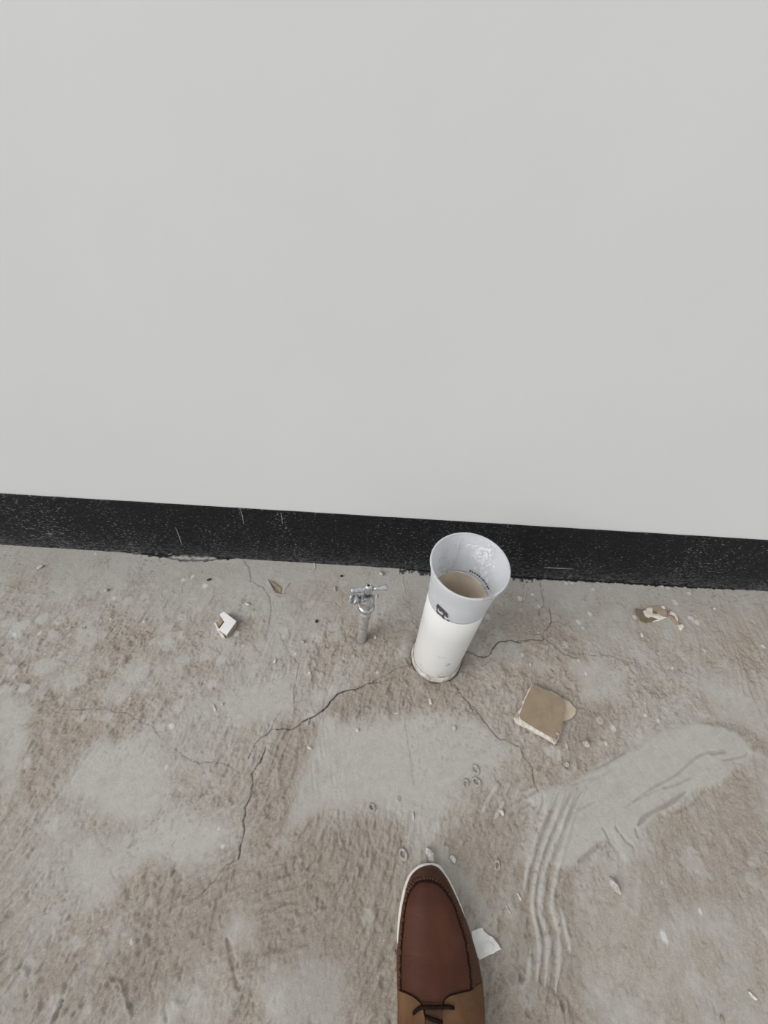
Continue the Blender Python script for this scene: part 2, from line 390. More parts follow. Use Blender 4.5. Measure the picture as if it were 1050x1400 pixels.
# trowelled clean patches
clean([(440, 990), (530, 992), (590, 978), (650, 985), (700, 1025), (670, 1060), (610, 1085), (520, 1098), (440, 1105), (402, 1128), (410, 1080), (425, 1025)], 0.016, 0.9, 0.10, seed=21)
clean([(130, 1012), (200, 1010), (235, 1050), (228, 1105), (190, 1125), (120, 1095), (85, 1075)], 0.018, 0.85, 0.28, seed=22)
clean([(95, 1160), (180, 1150), (240, 1110), (310, 1135), (280, 1165), (200, 1180), (150, 1230), (110, 1260)], 0.018, 0.8, 0.22, seed=23)
clean([(350, 1340), (420, 1310), (470, 1330), (460, 1400), (370, 1400)], 0.02, 0.75, 0.16, seed=24)
clean([(310, 1260), (350, 1255), (350, 1300), (320, 1290)], 0.012, 0.6, 0.12, seed=25)
clean([(0, 950), (40, 965), (25, 1080), (0, 1090)], 0.02, 0.8, 0.22, seed=26)
clean([(330, 945), (395, 930), (395, 975), (330, 985), (285, 960)], 0.016, 0.7, 0.14, seed=27)
clean([(780, 900), (860, 915), (850, 960), (800, 955)], 0.02, 0.8, 0.12, seed=28)
clean([(960, 930), (1050, 950), (1050, 1000), (985, 985)], 0.018, 0.6, 0.10, seed=29)
# the thick smear dragged by a trowel, on the right
sm = [(716, 1092), (748, 1076), (790, 1064), (812, 1052), (850, 1030), (900, 1002), (945, 986), (985, 990), (1015, 1005), (1032, 1030), (1005, 1055), (985, 1065), (960, 1076), (930, 1100),
      (900, 1114), (882, 1134), (872, 1160), (856, 1182), (846, 1162), (835, 1142), (818, 1152), (790, 1176), (772, 1186), (757, 1180), (765, 1140), (758, 1108), (738, 1108)]
clean(sm, 0.0060, 0.92, 0.10, 0.008, 30, 0.0026)
slm, mkm = region(sm, 0.008, 0.008, 30); grime_shade[slm] *= 1 - mkm
def line(pts, w, depth=0.0, fill=None, dirt=0.0, wob=0.0, taper=True, seed=0, pl=0.0):
    pts = px_poly(pts)
    if len(pts) > 2: pts = np.array(smooth_path(pts, len(pts) * 5))
    sl_, d, u = seg_dist(pts, w * 3 + 0.003)
    if wob: d = np.abs(d + wob * (fbm(X[sl_], Y[sl_], 0.012, 3, 80 + seed) - 0.5) * 2)
    k = (np.minimum(1, np.minimum(u, 1 - u) * 6 + 0.25) if taper else 1.0)
    pr = np.clip(1 - d / (w * k), 0, 1); pr = pr * pr * (3 - 2 * pr)
    H_[sl_] += depth * pr
    if dirt: grime_shade[sl_] = np.maximum(grime_shade[sl_], dirt * pr)
    if pl:
        dust[sl_] *= 1 - np.clip(pr * 1.6, 0, 1) * 0.85; pale[sl_] = np.maximum(pale[sl_], pl * pr); grime_shade[sl_] *= 1 - np.clip(pr * 1.5, 0, 1)
# drag lines in the smear
for k, (pts, w, dp, dt) in enumerate([
    ([(865, 1096), (890, 1078), (925, 1058), (955, 1033), (990, 1024)], 0.0035, -0.0016, 0.28),
    ([(872, 1128), (884, 1114), (912, 1100), (938, 1082)], 0.0055, -0.0026, 0.42),
    ([(918, 1113), (945, 1100), (965, 1080)], 0.004, -0.0018, 0.30),
    ([(905, 1078), (930, 1070), (945, 1062)], 0.003, -0.0013, 0.25),
    ([(970, 1032), (992, 1027)], 0.005, -0.0016, 0.40), ([(984, 1040), (1015, 1034), (1022, 1028)], 0.0035, -0.0014, 0.28),
    ([(812, 1052), (830, 1043), (855, 1028)], 0.004, -0.0018, 0.35), ([(780, 1074), (815, 1060)], 0.003, -0.001, 0.2),
    ([(805, 1068), (830, 1056), (842, 1048)], 0.003, -0.001, 0.15), ([(780, 1112), (815, 1095)], 0.003, -0.001, 0.2),
    ([(822, 1130), (830, 1142), (838, 1160)], 0.004, -0.002, 0.32), ([(848, 1140), (856, 1150), (868, 1160)], 0.004, -0.002, 0.32),
    ([(868, 1132), (872, 1145)], 0.005, -0.002, 0.32), ([(840, 1128), (846, 1138)], 0.004, -0.002, 0.3),
    ([(1000, 1043), (1018, 1045)], 0.003, -0.0012, 0.25), ([(850, 1105), (880, 1088), (930, 1066)], 0.0025, -0.001, 0.12),
    ([(790, 1178), (806, 1166), (824, 1150)], 0.006, -0.002, 0.35), ([(715, 1080), (735, 1072)], 0.003, -0.0014, 0.3),
    ([(697, 1100), (722, 1088), (738, 1078)], 0.003, -0.0014, 0.3), ([(697, 1115), (715, 1105), (728, 1096)], 0.003, -0.0014, 0.3),
    ([(705, 1132), (725, 1122)], 0.003, -0.0012, 0.25), ([(735, 1115), (741, 1100), (742, 1085)], 0.0035, -0.0016, 0.35)]):
    line(pts, w, dp, dirt=dt, wob=0.0012, seed=k)
# ridges left by a notched trowel
for k, pts in enumerate([
    [(756, 1083), (747, 1106), (732, 1150), (722, 1184), (716, 1217)],
    [(773, 1080), (762, 1106), (746, 1150), (736, 1184), (729.5, 1222), (729, 1245), (735.5, 1274), (737.5, 1299), (734, 1340)],
    [(788, 1078), (775, 1106), (759, 1150), (744, 1188), (739, 1222), (740, 1249), (748, 1276), (749, 1300), (744, 1348)],
    [(800, 1078), (786, 1106), (771, 1156), (763, 1188), (757, 1215), (756, 1245), (764, 1274), (765, 1302), (759.5, 1358)],
    [(766, 1241), (774, 1272), (779, 1300)], [(725, 1300), (722, 1330), (716, 1348)], [(659, 1112), (668, 1092), (680, 1072)], [(677, 1118), (690, 1095)]]):
    thin = k in (0, 4, 5, 6, 7)
    line(pts, 0.0048 if thin else 0.0068, 0.0014 if thin else 0.0022, pl=0.30 if not thin else 0.22, wob=0.0008, seed=30 + k)
for k, pts in enumerate([[(764, 1083), (754, 1110), (739, 1150), (729, 1184), (722, 1222)], [(781, 1082), (768, 1110), (752, 1150), (740, 1188), (734, 1222), (734, 1247), (742, 1275), (743.5, 1300), (739, 1344)],
                         [(794, 1082), (780, 1110), (765, 1152), (753, 1188), (748, 1220), (748, 1247), (756, 1275), (757, 1301), (752, 1352)]]):
    line(pts, 0.0048, -0.0012, dirt=0.36, wob=0.0008, seed=40 + k)

# flatter, streaky floor right of the ridges
sl_, mk = region([(790, 1180), (860, 1185), (900, 1125), (1000, 1060), (1120, 1000), (1150, 1450), (790, 1450)], 0.03, 0.02, 61)
smooth[sl_] = np.maximum(smooth[sl_], 0.55 * mk)
# round pale drops of cement, upper left
rs = random.Random(5)
for k, (px, py, rx, ry) in enumerate([(28, 857, 0.028, 0.020), (58, 846, 0.021, 0.017), (62, 911, 0.036, 0.028), (34, 941, 0.014, 0.013), (108, 929, 0.026, 0.016), (76, 871, 0.014, 0.013), (108, 838, 0.022, 0.018),
                                      (50, 815, 0.014, 0.010), (205, 936, 0.013, 0.015), (158, 946, 0.034, 0.030), (20, 952, 0.012, 0.010), (52, 952, 0.018, 0.014), (283, 893, 0.014, 0.012), (185, 915, 0.036, 0.030),
                                      (230, 880, 0.022, 0.018), (120, 870, 0.030, 0.040), (215, 965, 0.016, 0.020), (190, 835, 0.020, 0.022), (345, 897, 0.016, 0.014), (345, 915, 0.030, 0.020), (225, 860, 0.02, 0.016),
                                      (460, 870, 0.020, 0.018), (250, 905, 0.022, 0.016), (140, 905, 0.020, 0.026), (245, 942, 0.02, 0.014), (930, 890, 0.014, 0.014), (912, 868, 0.016, 0.012), (990, 905, 0.012, 0.01),
                                      (950, 1180, 0.020, 0.03), (930, 1260, 0.02, 0.016), (950, 1340, 0.014, 0.02), (40, 1320, 0.012, 0.02), (20, 1350, 0.016, 0.03), (245, 1365, 0.022, 0.012), (235, 1385, 0.024, 0.012)]):
    big_ = k in (0, 1, 3)
    sl_, mk = blot(px, py, rx * 0.75, ry * 0.75, rs.uniform(0.3, 0.9), 0.2 if big_ else 0.45, k, 0.2 if big_ else 0.5)
    mk = mk * (1.0 if big_ else rs.uniform(0.45, 0.9))
    pale[sl_] = np.maximum(pale[sl_], mk * (0.42 if big_ else rs.uniform(0.1, 0.35))); dust[sl_] *= 1 - 0.8 * mk; H_[sl_] += 0.0005 * mk; smooth[sl_] = np.maximum(smooth[sl_], 0.8 * mk)
for k in range(150):
    px, py = rs.uniform(-60, 480), rs.uniform(790, 1000)
    if k % 4 == 0: px, py = rs.uniform(-60, 1100), rs.uniform(790, 1390)
    r = rs.uniform(0.003, 0.013)
    sl_, mk = blot(px, py, r * rs.uniform(0.8, 1.4), r, rs.uniform(0, 3), 0.25, k)
    pale[sl_] = np.maximum(pale[sl_], mk * rs.uniform(0.1, 0.34)); dust[sl_] *= 1 - 0.7 * mk; H_[sl_] += 0.0003 * mk
# small white splashes
for k, (px, py, rx, ry) in enumerate([(251, 792, 3.3, 3), (264, 788, 3, 3), (281, 801, 4.5, 3.5), (156, 818, 3.2, 3), (20, 868, 3, 2.4), (55, 866, 2.8, 2.4), (94, 858, 2.2, 2), (131, 757, 2, 2), (197, 850, 2, 1.6), (151, 846, 2, 1.6),
                                      (711, 818, 4, 3.6), (728, 813, 2.6, 2.3), (737, 829, 3.4, 3), (774, 797, 3, 2.6), (782, 797, 2.6, 2.2), (811, 805, 4, 2.4), (806, 839, 2.6, 3.8), (791, 850, 3.6, 3.6), (773, 881, 4, 3.8), (714, 896, 2.3, 2.3),
                                      (801, 921, 1.8, 2.2), (904, 801, 4.2, 2.2), (913, 804, 3, 1.5), (942, 811, 3, 2.4), (923, 823, 4.5, 3.6), (868, 844, 3.6, 3.2), (945, 845, 5, 3.4), (952, 850, 5.5, 4), (838, 995, 3.4, 3.6), (828, 1016, 2.2, 2.6),
                                      (775, 1020, 2.6, 3.2), (908, 1280, 4, 5), (323, 866, 4, 3.4), (797, 858, 2, 1.8), (736, 865, 1.6, 1.6), (790, 903, 1.6, 1.6), (404, 894, 2, 2), (333, 883, 1.6, 1.4), (516, 919, 2.2, 1.8), (728, 791, 3, 1.6),
                                      (964, 890, 1.8, 1.8), (919, 913, 2, 2), (1033, 914, 1.4, 1.4), (882, 978, 2, 1.8), (900, 985, 2, 1.6), (905, 1206, 1.6, 1.6), (958, 1246, 1.8, 3), (180, 1287, 1.6, 3), (518, 1334, 1.8, 2.4), (305, 1157, 3, 1.8),
                                      (300, 1133, 2, 1.6), (228, 1048, 2.6, 3), (235, 992, 4, 2.6), (178, 955, 1.6, 1.6), (667, 843, 4, 4), (1042, 884, 3.5, 2.6), (833, 804, 1.4, 1.4), (870, 806, 1.4, 1.4), (61, 894, 1.4, 1.4), (249, 846, 1.4, 1.4), (470, 900, 1.6, 1.6)]):
    s = 1 / 640.0 if py < 1000 else 1 / 800.0
    sl_, mk = blot(px, py, rx * s, ry * s * 1.25, rs.uniform(-0.4, 0.4), 0.3, k, 0.2)
    white[sl_] = np.maximum(white[sl_], mk * (0.75 if k % 3 else 0.55)); H_[sl_] += 0.0009 * mk
for (px, py, r) in [(820, 985, 0.0065), (707, 847, 0.013), (203, 936, 0.010)]:
    if r:
        c_ = P(px, py)[:2]; q = np.hypot(X - c_[0], Y - c_[1]); mk = np.exp(-((q - r * 0.75) / (r * 0.25)) ** 2)
        if px == 820: white[:] = np.maximum(white, 0.6 * mk)
        else: grime_shade[:] = np.maximum(grime_shade, 0.25 * mk)
        H_ += 0.0006 * mk

# cracks
CR = [
 ([(363, 1021), (358, 1036), (351, 1047), (344.5, 1057), (346, 1071), (344, 1082), (341, 1094), (335, 1104), (333, 1142), (328, 1160), (326.5, 1174)], 0.0020, 0.95),
 ([(330, 1172), (309, 1182), (288.5, 1208), (276, 1222), (260, 1231)], 0.0012, 0.5),
 ([(339.5, 1037), (346, 1024.5), (356, 1009), (364, 1005), (371, 997), (382, 997), (394, 997.5), (405, 994), (416.5, 985)], 0.0016, 0.85),
 ([(416.5, 985), (424, 982), (439, 973), (449, 964), (456, 955), (461, 949)], 0.0027, 1.0),
 ([(461, 949), (469, 945.5), (480, 943), (490, 941)], 0.0023, 1.0), ([(490, 941), (500, 935), (507, 934), (517, 933)], 0.0016, 0.8),
 ([(517, 933), (528, 930), (537, 927)], 0.0012, 0.5), ([(505, 935), (520, 926), (533, 920), (541, 914), (552, 911), (563, 909)], 0.0013, 0.6), ([(551, 921), (556, 913), (563, 908)], 0.0012, 0.5),
 ([(632, 892), (640, 891.5), (647, 893), (653.5, 897), (663, 898), (668, 896), (671, 893), (673, 888), (675.5, 884.7), (679, 880), (683, 877), (695, 875.6), (704, 877), (712, 879)], 0.0021, 0.92),
 ([(706, 877), (720.6, 875), (729, 874.6), (741.5, 876), (743.6, 873), (743, 863.7), (748, 860.6), (754, 850), (752, 837.5), (751, 832)], 0.0017, 0.8),
 ([(738, 791), (739, 800), (740.5, 809), (742, 816), (744, 823), (742.6, 829), (737, 833), (737, 841)], 0.0014, 0.65),
 ([(743.6, 873), (756, 881.5), (764, 889), (773, 896), (790, 900)], 0.0016, 0.75), ([(772, 888), (777, 890), (785.5, 895), (800, 893), (817, 897), (840, 897)], 0.0013, 0.55),
 ([(832, 896), (849, 901), (859, 909), (872, 928), (884, 943)], 0.0014, 0.42), ([(849, 901), (870, 907), (889, 915), (906, 923)], 0.0012, 0.35),
 ([(621, 935), (635, 955), (651, 970.5), (660, 983), (669, 996), (680, 1008)], 0.0016, 0.75), ([(680, 1008), (697, 1014.6), (710.6, 1021), (717, 1035), (728, 1048.7), (730, 1062), (732, 1074), (736, 1081.5)], 0.0014, 0.65),
 ([(635, 955), (631, 960), (629, 967)], 0.0012, 0.4),
 ([(333, 765), (342, 778), (343, 794), (361, 804), (368.5, 816), (370, 824), (371, 831), (368.5, 853.6)], 0.0014, 0.6),
 ([(382, 864), (391, 884), (397.6, 896.5), (409, 906.6), (405, 927), (402, 942), (402.6, 960), (403, 975)], 0.0013, 0.55),
 ([(98, 970), (125, 969), (151, 970), (161.5, 974), (174, 975), (194, 988), (207, 992), (219.6, 1007)], 0.0013, 0.5), ([(240, 1023), (255, 1036), (272.6, 1044), (293, 1041), (310.5, 1046), (328, 1056)], 0.0013, 0.55),
 ([(0, 796), (18, 803), (35, 809.5), (60.6, 812), (78, 809.5)], 0.0012, 0.38), ([(36, 809), (32, 816), (31.5, 826)], 0.0012, 0.35),
 ([(371, 997), (375, 985), (384, 973)], 0.0012, 0.4), ([(1023, 938), (1036, 965), (1048, 993), (1062, 1015)], 0.0014, 0.35), ([(894, 961), (905, 972), (914, 983)], 0.0012, 0.35),
 ([(286, 826), (293, 815), (294, 806)], 0.0014, 0.4), ([(189, 765), (191, 782), (198, 797)], 0.0011, 0.25), ([(560, 1030), (563, 1046), (566, 1072)], 0.0016, 0.3), ([(553, 978), (556, 1000), (559, 1022), (566, 1046)], 0.0022, 0.22),
 ([(736, 1050), (737, 1010)], 0.001, 0.2), ([(20, 900), (35, 875), (60, 845)], 0.0012, 0.2), ([(4, 885), (12, 862), (20, 848)], 0.0012, 0.25),
]
for k, (pts, w, a) in enumerate(CR):
    pp = px_poly(pts); fine_p = []
    rr = np.random.RandomState(k)
    for p0, p1 in zip(pp[:-1], pp[1:]):
        nseg = max(1, int(np.hypot(*(p1 - p0)) / 0.006))
        for t in range(nseg):
            q = p0 + (p1 - p0) * t / nseg
            if t: q = q + rr.normal(0, 0.0009, 2)
            fine_p.append(q)
    fine_p.append(pp[-1])
    sl_, d, u = seg_dist(fine_p, 0.012)
    ww = w * (0.33 + 0.45 * vn(X[sl_] / 0.012, Y[sl_] / 0.012, 90 + k))
    pr = np.clip(1.35 - d / ww, 0, 1)
    crack[sl_] = np.maximum(crack[sl_], a * pr); H_[sl_] -= 0.0025 * pr * a
    halo = np.exp(-(d / 0.006) ** 2) * 0.10 * a
    grime_shade[sl_] = np.maximum(grime_shade[sl_], halo)
# gouges and ragged ridges near the bottom edge
for k, (pts, w, dp, dt) in enumerate([
    ([(310, 1283), (318, 1313), (321, 1337), (328, 1352)], 0.006, -0.004, 0.35), ([(331, 1360), (334, 1376)], 0.005, -0.002, 0.22), ([(347, 1368), (349, 1388)], 0.005, -0.003, 0.32),
    ([(150, 1340), (165, 1352), (175, 1372)], 0.004, 0.0045, 0.0), ([(172, 1368), (178, 1384), (182, 1388)], 0.004, 0.004, 0.1), ([(146, 1345), (158, 1350), (166, 1356)], 0.005, -0.004, 0.4), ([(172, 1362), (178, 1374), (182, 1392)], 0.005, -0.004, 0.36),
    ([(155, 1362), (162, 1382)], 0.004, -0.003, 0.34), ([(5, 1360), (14, 1345), (28, 1325), (38, 1334)], 0.004, 0.003, 0.0), ([(12, 1380), (34, 1376), (36, 1350)], 0.004, -0.0025, 0.28), ([(70, 1398), (80, 1370)], 0.004, 0.004, 0.0),
    ([(74, 1396), (84, 1372)], 0.004, -0.003, 0.32), ([(96, 1400), (102, 1382)], 0.003, -0.003, 0.32), ([(55, 1360), (46, 1395)], 0.003, 0.0025, 0.1), ([(225, 1370), (228, 1395)], 0.005, -0.003, 0.34), ([(236, 1368), (248, 1374), (262, 1360)], 0.004, 0.003, 0.12),
    ([(180, 1312), (190, 1302)], 0.003, 0.004, 0.1), ([(141, 1328), (145, 1318)], 0.003, 0.003, 0.1), ([(225, 1265), (232, 1258)], 0.006, -0.002, 0.35), ([(188, 1350), (205, 1320), (215, 1305)], 0.005, -0.002, 0.28),
    ([(36, 1228), (38, 1220)], 0.004, -0.002, 0.25), ([(50, 1214), (53, 1206)], 0.003, -0.002, 0.25), ([(150, 1190), (160, 1205)], 0.003, -0.002, 0.2), ([(140, 1235), (146, 1250)], 0.003, -0.002, 0.2), ([(175, 1158), (188, 1148), (195, 1140)], 0.004, -0.002, 0.3),
    ([(105, 945), (95, 962)], 0.003, -0.001, 0.15), ([(130, 890), (136, 874)], 0.0035, -0.001, 0.36), ([(182, 866), (190, 874)], 0.004, -0.001, 0.32), ([(223, 885), (226, 880)], 0.006, -0.001, 0.22), ([(275, 893), (279, 890)], 0.004, -0.001, 0.3),
    ([(60, 1060), (110, 1030), (135, 1010)], 0.004, -0.0012, 0.14), ([(20, 1160), (70, 1100), (130, 1020)], 0.006, -0.0014, 0.10), ([(180, 1140), (205, 1128), (225, 1100)], 0.004, -0.0012, 0.22), ([(235, 1135), (240, 1120), (252, 1112)], 0.004, -0.0012, 0.18),
    ([(975, 1310), (985, 1325), (980, 1335)], 0.003, -0.0014, 0.18), ([(958, 1320), (964, 1335)], 0.003, -0.0014, 0.18), ([(950, 1366), (955, 1380)], 0.003, -0.0016, 0.2), ([(975, 1370), (980, 1390)], 0.003, -0.0016, 0.2), ([(985, 1290), (988, 1315)], 0.003, -0.001, 0.14),
    ([(955, 1205), (985, 1235), (1015, 1265), (1040, 1290)], 0.003, 0.0006, 0.0), ([(930, 1340), (935, 1350)], 0.003, -0.0012, 0.18), ([(810, 1232), (835, 1234), (850, 1240)], 0.004, -0.001, 0.18), ([(880, 820), (890, 832)], 0.006, -0.001, 0.15), ([(848, 822), (860, 838)], 0.005, -0.001, 0.18),
    ([(640, 918), (650, 925)], 0.002, -0.001, 0.25), ([(530, 920), (545, 905), (560, 890)], 0.004, -0.001, 0.14), ([(590, 1040), (575, 1075)], 0.002, -0.0008, 0.10), ([(575, 960), (582, 985), (576, 1000)], 0.002, -0.001, 0.12),
    ([(450, 880), (463, 880), (464, 890)], 0.002, -0.001, 0.2), ([(465, 832), (470, 850), (468, 862)], 0.003, -0.001, 0.14), ([(404, 838), (410, 828), (414, 818)], 0.005, -0.001, 0.24), ([(420, 860), (432, 852), (436, 846)], 0.003, -0.001, 0.18)]):
    line(pts, w * 0.85, dp * 0.8, dirt=dt * 0.75, wob=0.0042, seed=120 + k)
# crusty rings right of the shoe
for (px, py, r) in [(700, 1334, 0.009), (712, 1336, 0.008), (683, 1352, 0.007), (720, 1360, 0.005), (750, 1365, 0.008), (721, 1382, 0.007), (769, 1374, 0.007), (701, 1303, 0.006), (545, 1092, 0.003), (735, 1052, 0.004), (775, 1049, 0.005)]:
    c_ = P(px, py)[:2]; q = np.hypot(X - c_[0], (Y - c_[1]) * 0.8) + 0.003 * (sml - 0.5)
    H_ += 0.0026 * np.exp(-((q - r * 0.8) / (r * 0.3)) ** 2); grime_shade[:] = np.maximum(grime_shade, 0.42 * np.exp(-(q / (r * 0.75)) ** 2))
# general relief: rough where dusty, flat where trowelled
rough = np.clip(0.35 + 0.75 * dust, 0, 1.2) * (1 - 0.75 * smooth) * (0.32 + 0.68 * sstep(-0.02, -0.25, Y))
ang = 1.05 + 0.55 * (fbm(X, Y, 0.5, 2, 7) - 0.5)
ca, sa = np.cos(ang), np.sin(ang)
U_ = X * ca + Y * sa; V_ = -X * sa + Y * ca
wx = 0.010 * (med - 0.5)
stre = fbm((U_ + wx) * 0.34, V_ + wx, 0.0085, 4, 51, 0.55) - 0.5
rdg = 1 - np.abs(2 * fbm((U_ + 2 * wx) * 0.55, V_ + 2 * wx, 0.020, 3, 171, 0.5) - 1) * 3.2; rdg = np.clip(rdg, 0, 1) ** 2
rpat = sstep(0.42, 0.60, fbm(X, Y, 0.16, 3, 175))
near_ = (1 - sstep(0.0, 0.10, np.abs(X) - 1.04)) * (1 - sstep(0.0, 0.10, -0.80 - Y))
stre = stre * near_; rdg = rdg * near_; sml = 0.5 + (sml - 0.5) * near_
pits = near_ * sstep(0.66, 0.80, fbm(X, Y, 0.012, 3, 77, 0.55))
bigp = sstep(0.64, 0.76, fbm(X * 1.3, Y * 0.8, 0.030, 4, 78, 0.6))
H_ += rough * (0.0060 * stre + 0.0032 * (sml - 0.5) + 0.0019 * rdg * rpat) - 0.0018 * pits * rough - 0.0022 * bigp * rough + 0.003 * (big - 0.5) * away
H_ += 0.0009 * (vn(X / 0.0036, Y / 0.0036, 5) - 0.5) * (0.4 + rough)
grime_shade = np.maximum(grime_shade, 0.20 * pits * np.clip(rough, 0, 1)); grime_shade = np.maximum(grime_shade, 0.13 * bigp * np.clip(rough, 0, 1))
dust = np.clip(dust - 1.1 * stre * rough - 0.18 * rdg * rpat * rough, 0, 1)
speck = sstep(0.70, 0.80, fbm(X, Y, 0.0055, 2, 141, 0.4)) * sstep(0.40, 0.62, fbm(X, Y, 0.09, 3, 142))
grime_shade = np.maximum(grime_shade, 0.38 * speck * (1 - 0.5 * smooth)); H_ -= 0.0006 * speck
# drag texture inside the smear and the trowelled patches
dr = fbm((X * 0.86 + Y * 0.51) * 0.18, -X * 0.51 + Y * 0.86, 0.007, 3, 151) - 0.5
H_ += smooth * 0.0012 * dr; dust = np.clip(dust + smooth * (0.7 * dr + 0.5 * (med - 0.52)), 0, 1)
# fine trowel grooves at the left edge of the clean patch
sl_, mk = region([(425, 985), (485, 985), (470, 1080), (412, 1090)], 0.02, 0.01, 55)
H_[sl_] += mk * 0.0011 * (vn((X[sl_] * 0.96 + Y[sl_] * 0.28) / 0.0045, (Y[sl_] * 0.96 - X[sl_] * 0.28) / 0.03, 33) - 0.5)
# ring of dirt where pipes come through
PIPE = P(596, 898)[:2]; TAP = P(494.5, 874)[:2]
for c_, r, w, a in ((PIPE, 0.056, 0.005, 0.75), (PIPE, 0.060, 0.020, 0.40), (TAP, 0.010, 0.010, 0.5)):
    q = np.hypot(X - c_[0], Y - c_[1]); mk = np.exp(-(np.maximum(q - r, 0) / w) ** 2) * np.clip(0.4 + 1.2 * (med - 0.1), 0, 1)
    grime_shade = np.maximum(grime_shade, a * mk)
q = np.hypot(X - PIPE[0], Y - PIPE[1]); ang_ = np.arctan2(Y - PIPE[1], X - PIPE[0])
mk = np.exp(-((q - 0.0578) / 0.0013) ** 2) * sstep(0.35, 0.6, vn(ang_ * 3 + 9, ang_ * 0 + 2.5, 66))
crack = np.maximum(crack, 0.9 * mk); H_ -= 0.003 * mk
# black paint that ran past the foot of the wall, and the scraped line beside it
edge_px = [(-80, 737), (0, 741), (60, 745), (130, 751), (180, 755), (215, 760), (245, 765), (275, 766), (310, 764), (335, 760), (350, 762), (420, 766), (520, 772), (560, 778), (600, 783), (640, 785), (690, 788), (740, 791), (850, 796.5), (950, 802.5), (1050, 806), (1150, 811)]
ep = px_poly(edge_px); eY = np.interp(X, ep[:, 0], ep[:, 1]) - 0.004
jag = 0.010 * (fbm(X, Y, 0.012, 4, 99, 0.6) - 0.5)
blackp = sstep(-0.0012, 0.0012, Y - eY + jag)
xs_px = np.interp(X, ep[:, 0], [p[0] for p in edge_px])
brush = sstep(0.52, 0.60, fbm(X, Y * 0.7, 0.005, 3, 101)) * ((xs_px > 546) & (xs_px < 600)) * (Y > P(560, 786)[1])
brush2 = sstep(0.55, 0.62, fbm(X, Y * 0.7, 0.006, 3, 102)) * ((xs_px > 700) & (xs_px < 735)) * (Y > P(715, 796)[1])
blackp = np.maximum(blackp, np.maximum(brush, brush2) * 0.9)
scr = ((xs_px > 60) & (xs_px < 345)) * np.exp(-((Y - eY - 0.009 + jag * 0.7) / 0.006) ** 2) * sstep(0.4, 0.6, fbm(X * 0.4, Y, 0.010, 3, 105))
blackp *= 1 - 0.85 * scr * sstep(60, 140, xs_px); white = np.maximum(white, 0.30 * scr)
H_ = np.where(Y > 3e-3, H_ * 0.3, H_)
H_ += 0.010 * sstep(-0.020, 0.0, Y) * ((xs_px > 170) & (xs_px < 345)) * np.sin(np.clip((xs_px - 170) / 175, 0, 1) * math.pi) * 0.5

nx, ny_ = X.shape
co = np.empty((nx * ny_, 3), np.float32); co[:, 0] = X.ravel(); co[:, 1] = Y.ravel(); co[:, 2] = H_.ravel()
I = np.arange(nx * ny_).reshape(nx, ny_)
quads = np.stack([I[:-1, :-1], I[1:, :-1], I[1:, 1:], I[:-1, 1:]], -1).reshape(-1, 4).astype(np.int32)
me = bpy.data.meshes.new('floor')
me.vertices.add(len(co)); me.vertices.foreach_set('co', co.ravel())
me.loops.add(quads.size); me.loops.foreach_set('vertex_index', quads.ravel())
me.polygons.add(len(quads)); me.polygons.foreach_set('loop_start', np.arange(0, quads.size, 4, dtype=np.int32))
me.polygons.foreach_set('use_smooth', np.ones(len(quads), bool))
me.update(calc_edges=True); me.validate()
for nm, (a, b_, c_) in (('masks', (dust, pale, crack)), ('marks', (white, blackp, grime_shade))):
    at_ = me.attributes.new(nm, 'FLOAT_COLOR', 'POINT'); arr = np.ones((nx * ny_, 4), np.float32)
    arr[:, 0] = np.clip(a, 0, 1).ravel(); arr[:, 1] = np.clip(b_, 0, 1).ravel(); arr[:, 2] = np.clip(c_, 0, 1).ravel()
    at_.data.foreach_set('color', arr.ravel())
me.materials.append(M_floor)
floor = bpy.data.objects.new('floor', me); COL.objects.link(floor)
tag(floor, 'cracked grey cement floor with tan dust, pale drops and trowel marks', 'floor', kind='structure')
def fz(x, y):
    i = min(np.searchsorted(gx, x), nx - 1); j = min(np.searchsorted(gy, y), ny_ - 1); return float(H_[i, j])

# ------------------------------------------------------------------ wall and skirting
def boxv(x0, x1, y0, y1, z0, z1):
    v = [(x0, y0, z0), (x1, y0, z0), (x1, y1, z0), (x0, y1, z0), (x0, y0, z1), (x1, y0, z1), (x1, y1, z1), (x0, y1, z1)]
    return v, [(0, 3, 2, 1), (4, 5, 6, 7), (0, 1, 5, 4), (1, 2, 6, 5), (2, 3, 7, 6), (3, 0, 4, 7)]
w = mesh_obj('wall_back', *boxv(-3.2, 3.2, 0.0, 0.15, -0.05, 2.7), M_wall)
tag(w, 'plain white painted wall above the black skirting band', 'wall', kind='structure')
SK_H = 0.2085
xs = np.arange(-3.2, 3.2001, 0.006); rows = [(-0.012, 0), (0.015, 0), (0.05, 0), (0.10, 0), (0.15, 0), (SK_H - 0.002, 0), (SK_H, 1), (SK_H, 2)]
verts = []; rr = np.random.RandomState(8)
for x in xs:
    for k, (z, t) in enumerate(rows):
        wv = 0.0012 * (float(vn(np.array([x / 0.05]), np.array([z / 0.05]), 12)[0]) - 0.5) + 0.0016 * (float(vn(np.array([x / 0.4]), np.array([z / 0.3]), 13)[0]) - 0.5)
        top = 0.0009 * (float(vn(np.array([x / 0.03]), np.array([3.3]), 14)[0]) - 0.5) * (k >= 5)
        if t == 0: verts.append((x, -0.0035 + wv, z + top))
        elif t == 1: verts.append((x, -0.0027 + wv, z + top))
        else: verts.append((x, 0.003, z + top))
k = len(rows); faces = []
for i in range(len(xs) - 1):
    for j in range(k - 1): faces.append((i * k + j, (i + 1) * k + j, (i + 1) * k + j + 1, i * k + j + 1))
bb = mesh_obj('baseboard_back', verts, faces, M_black, smooth=False)
tag(bb, 'black rough-painted skirting band along the foot of the white wall', 'baseboard', kind='structure')
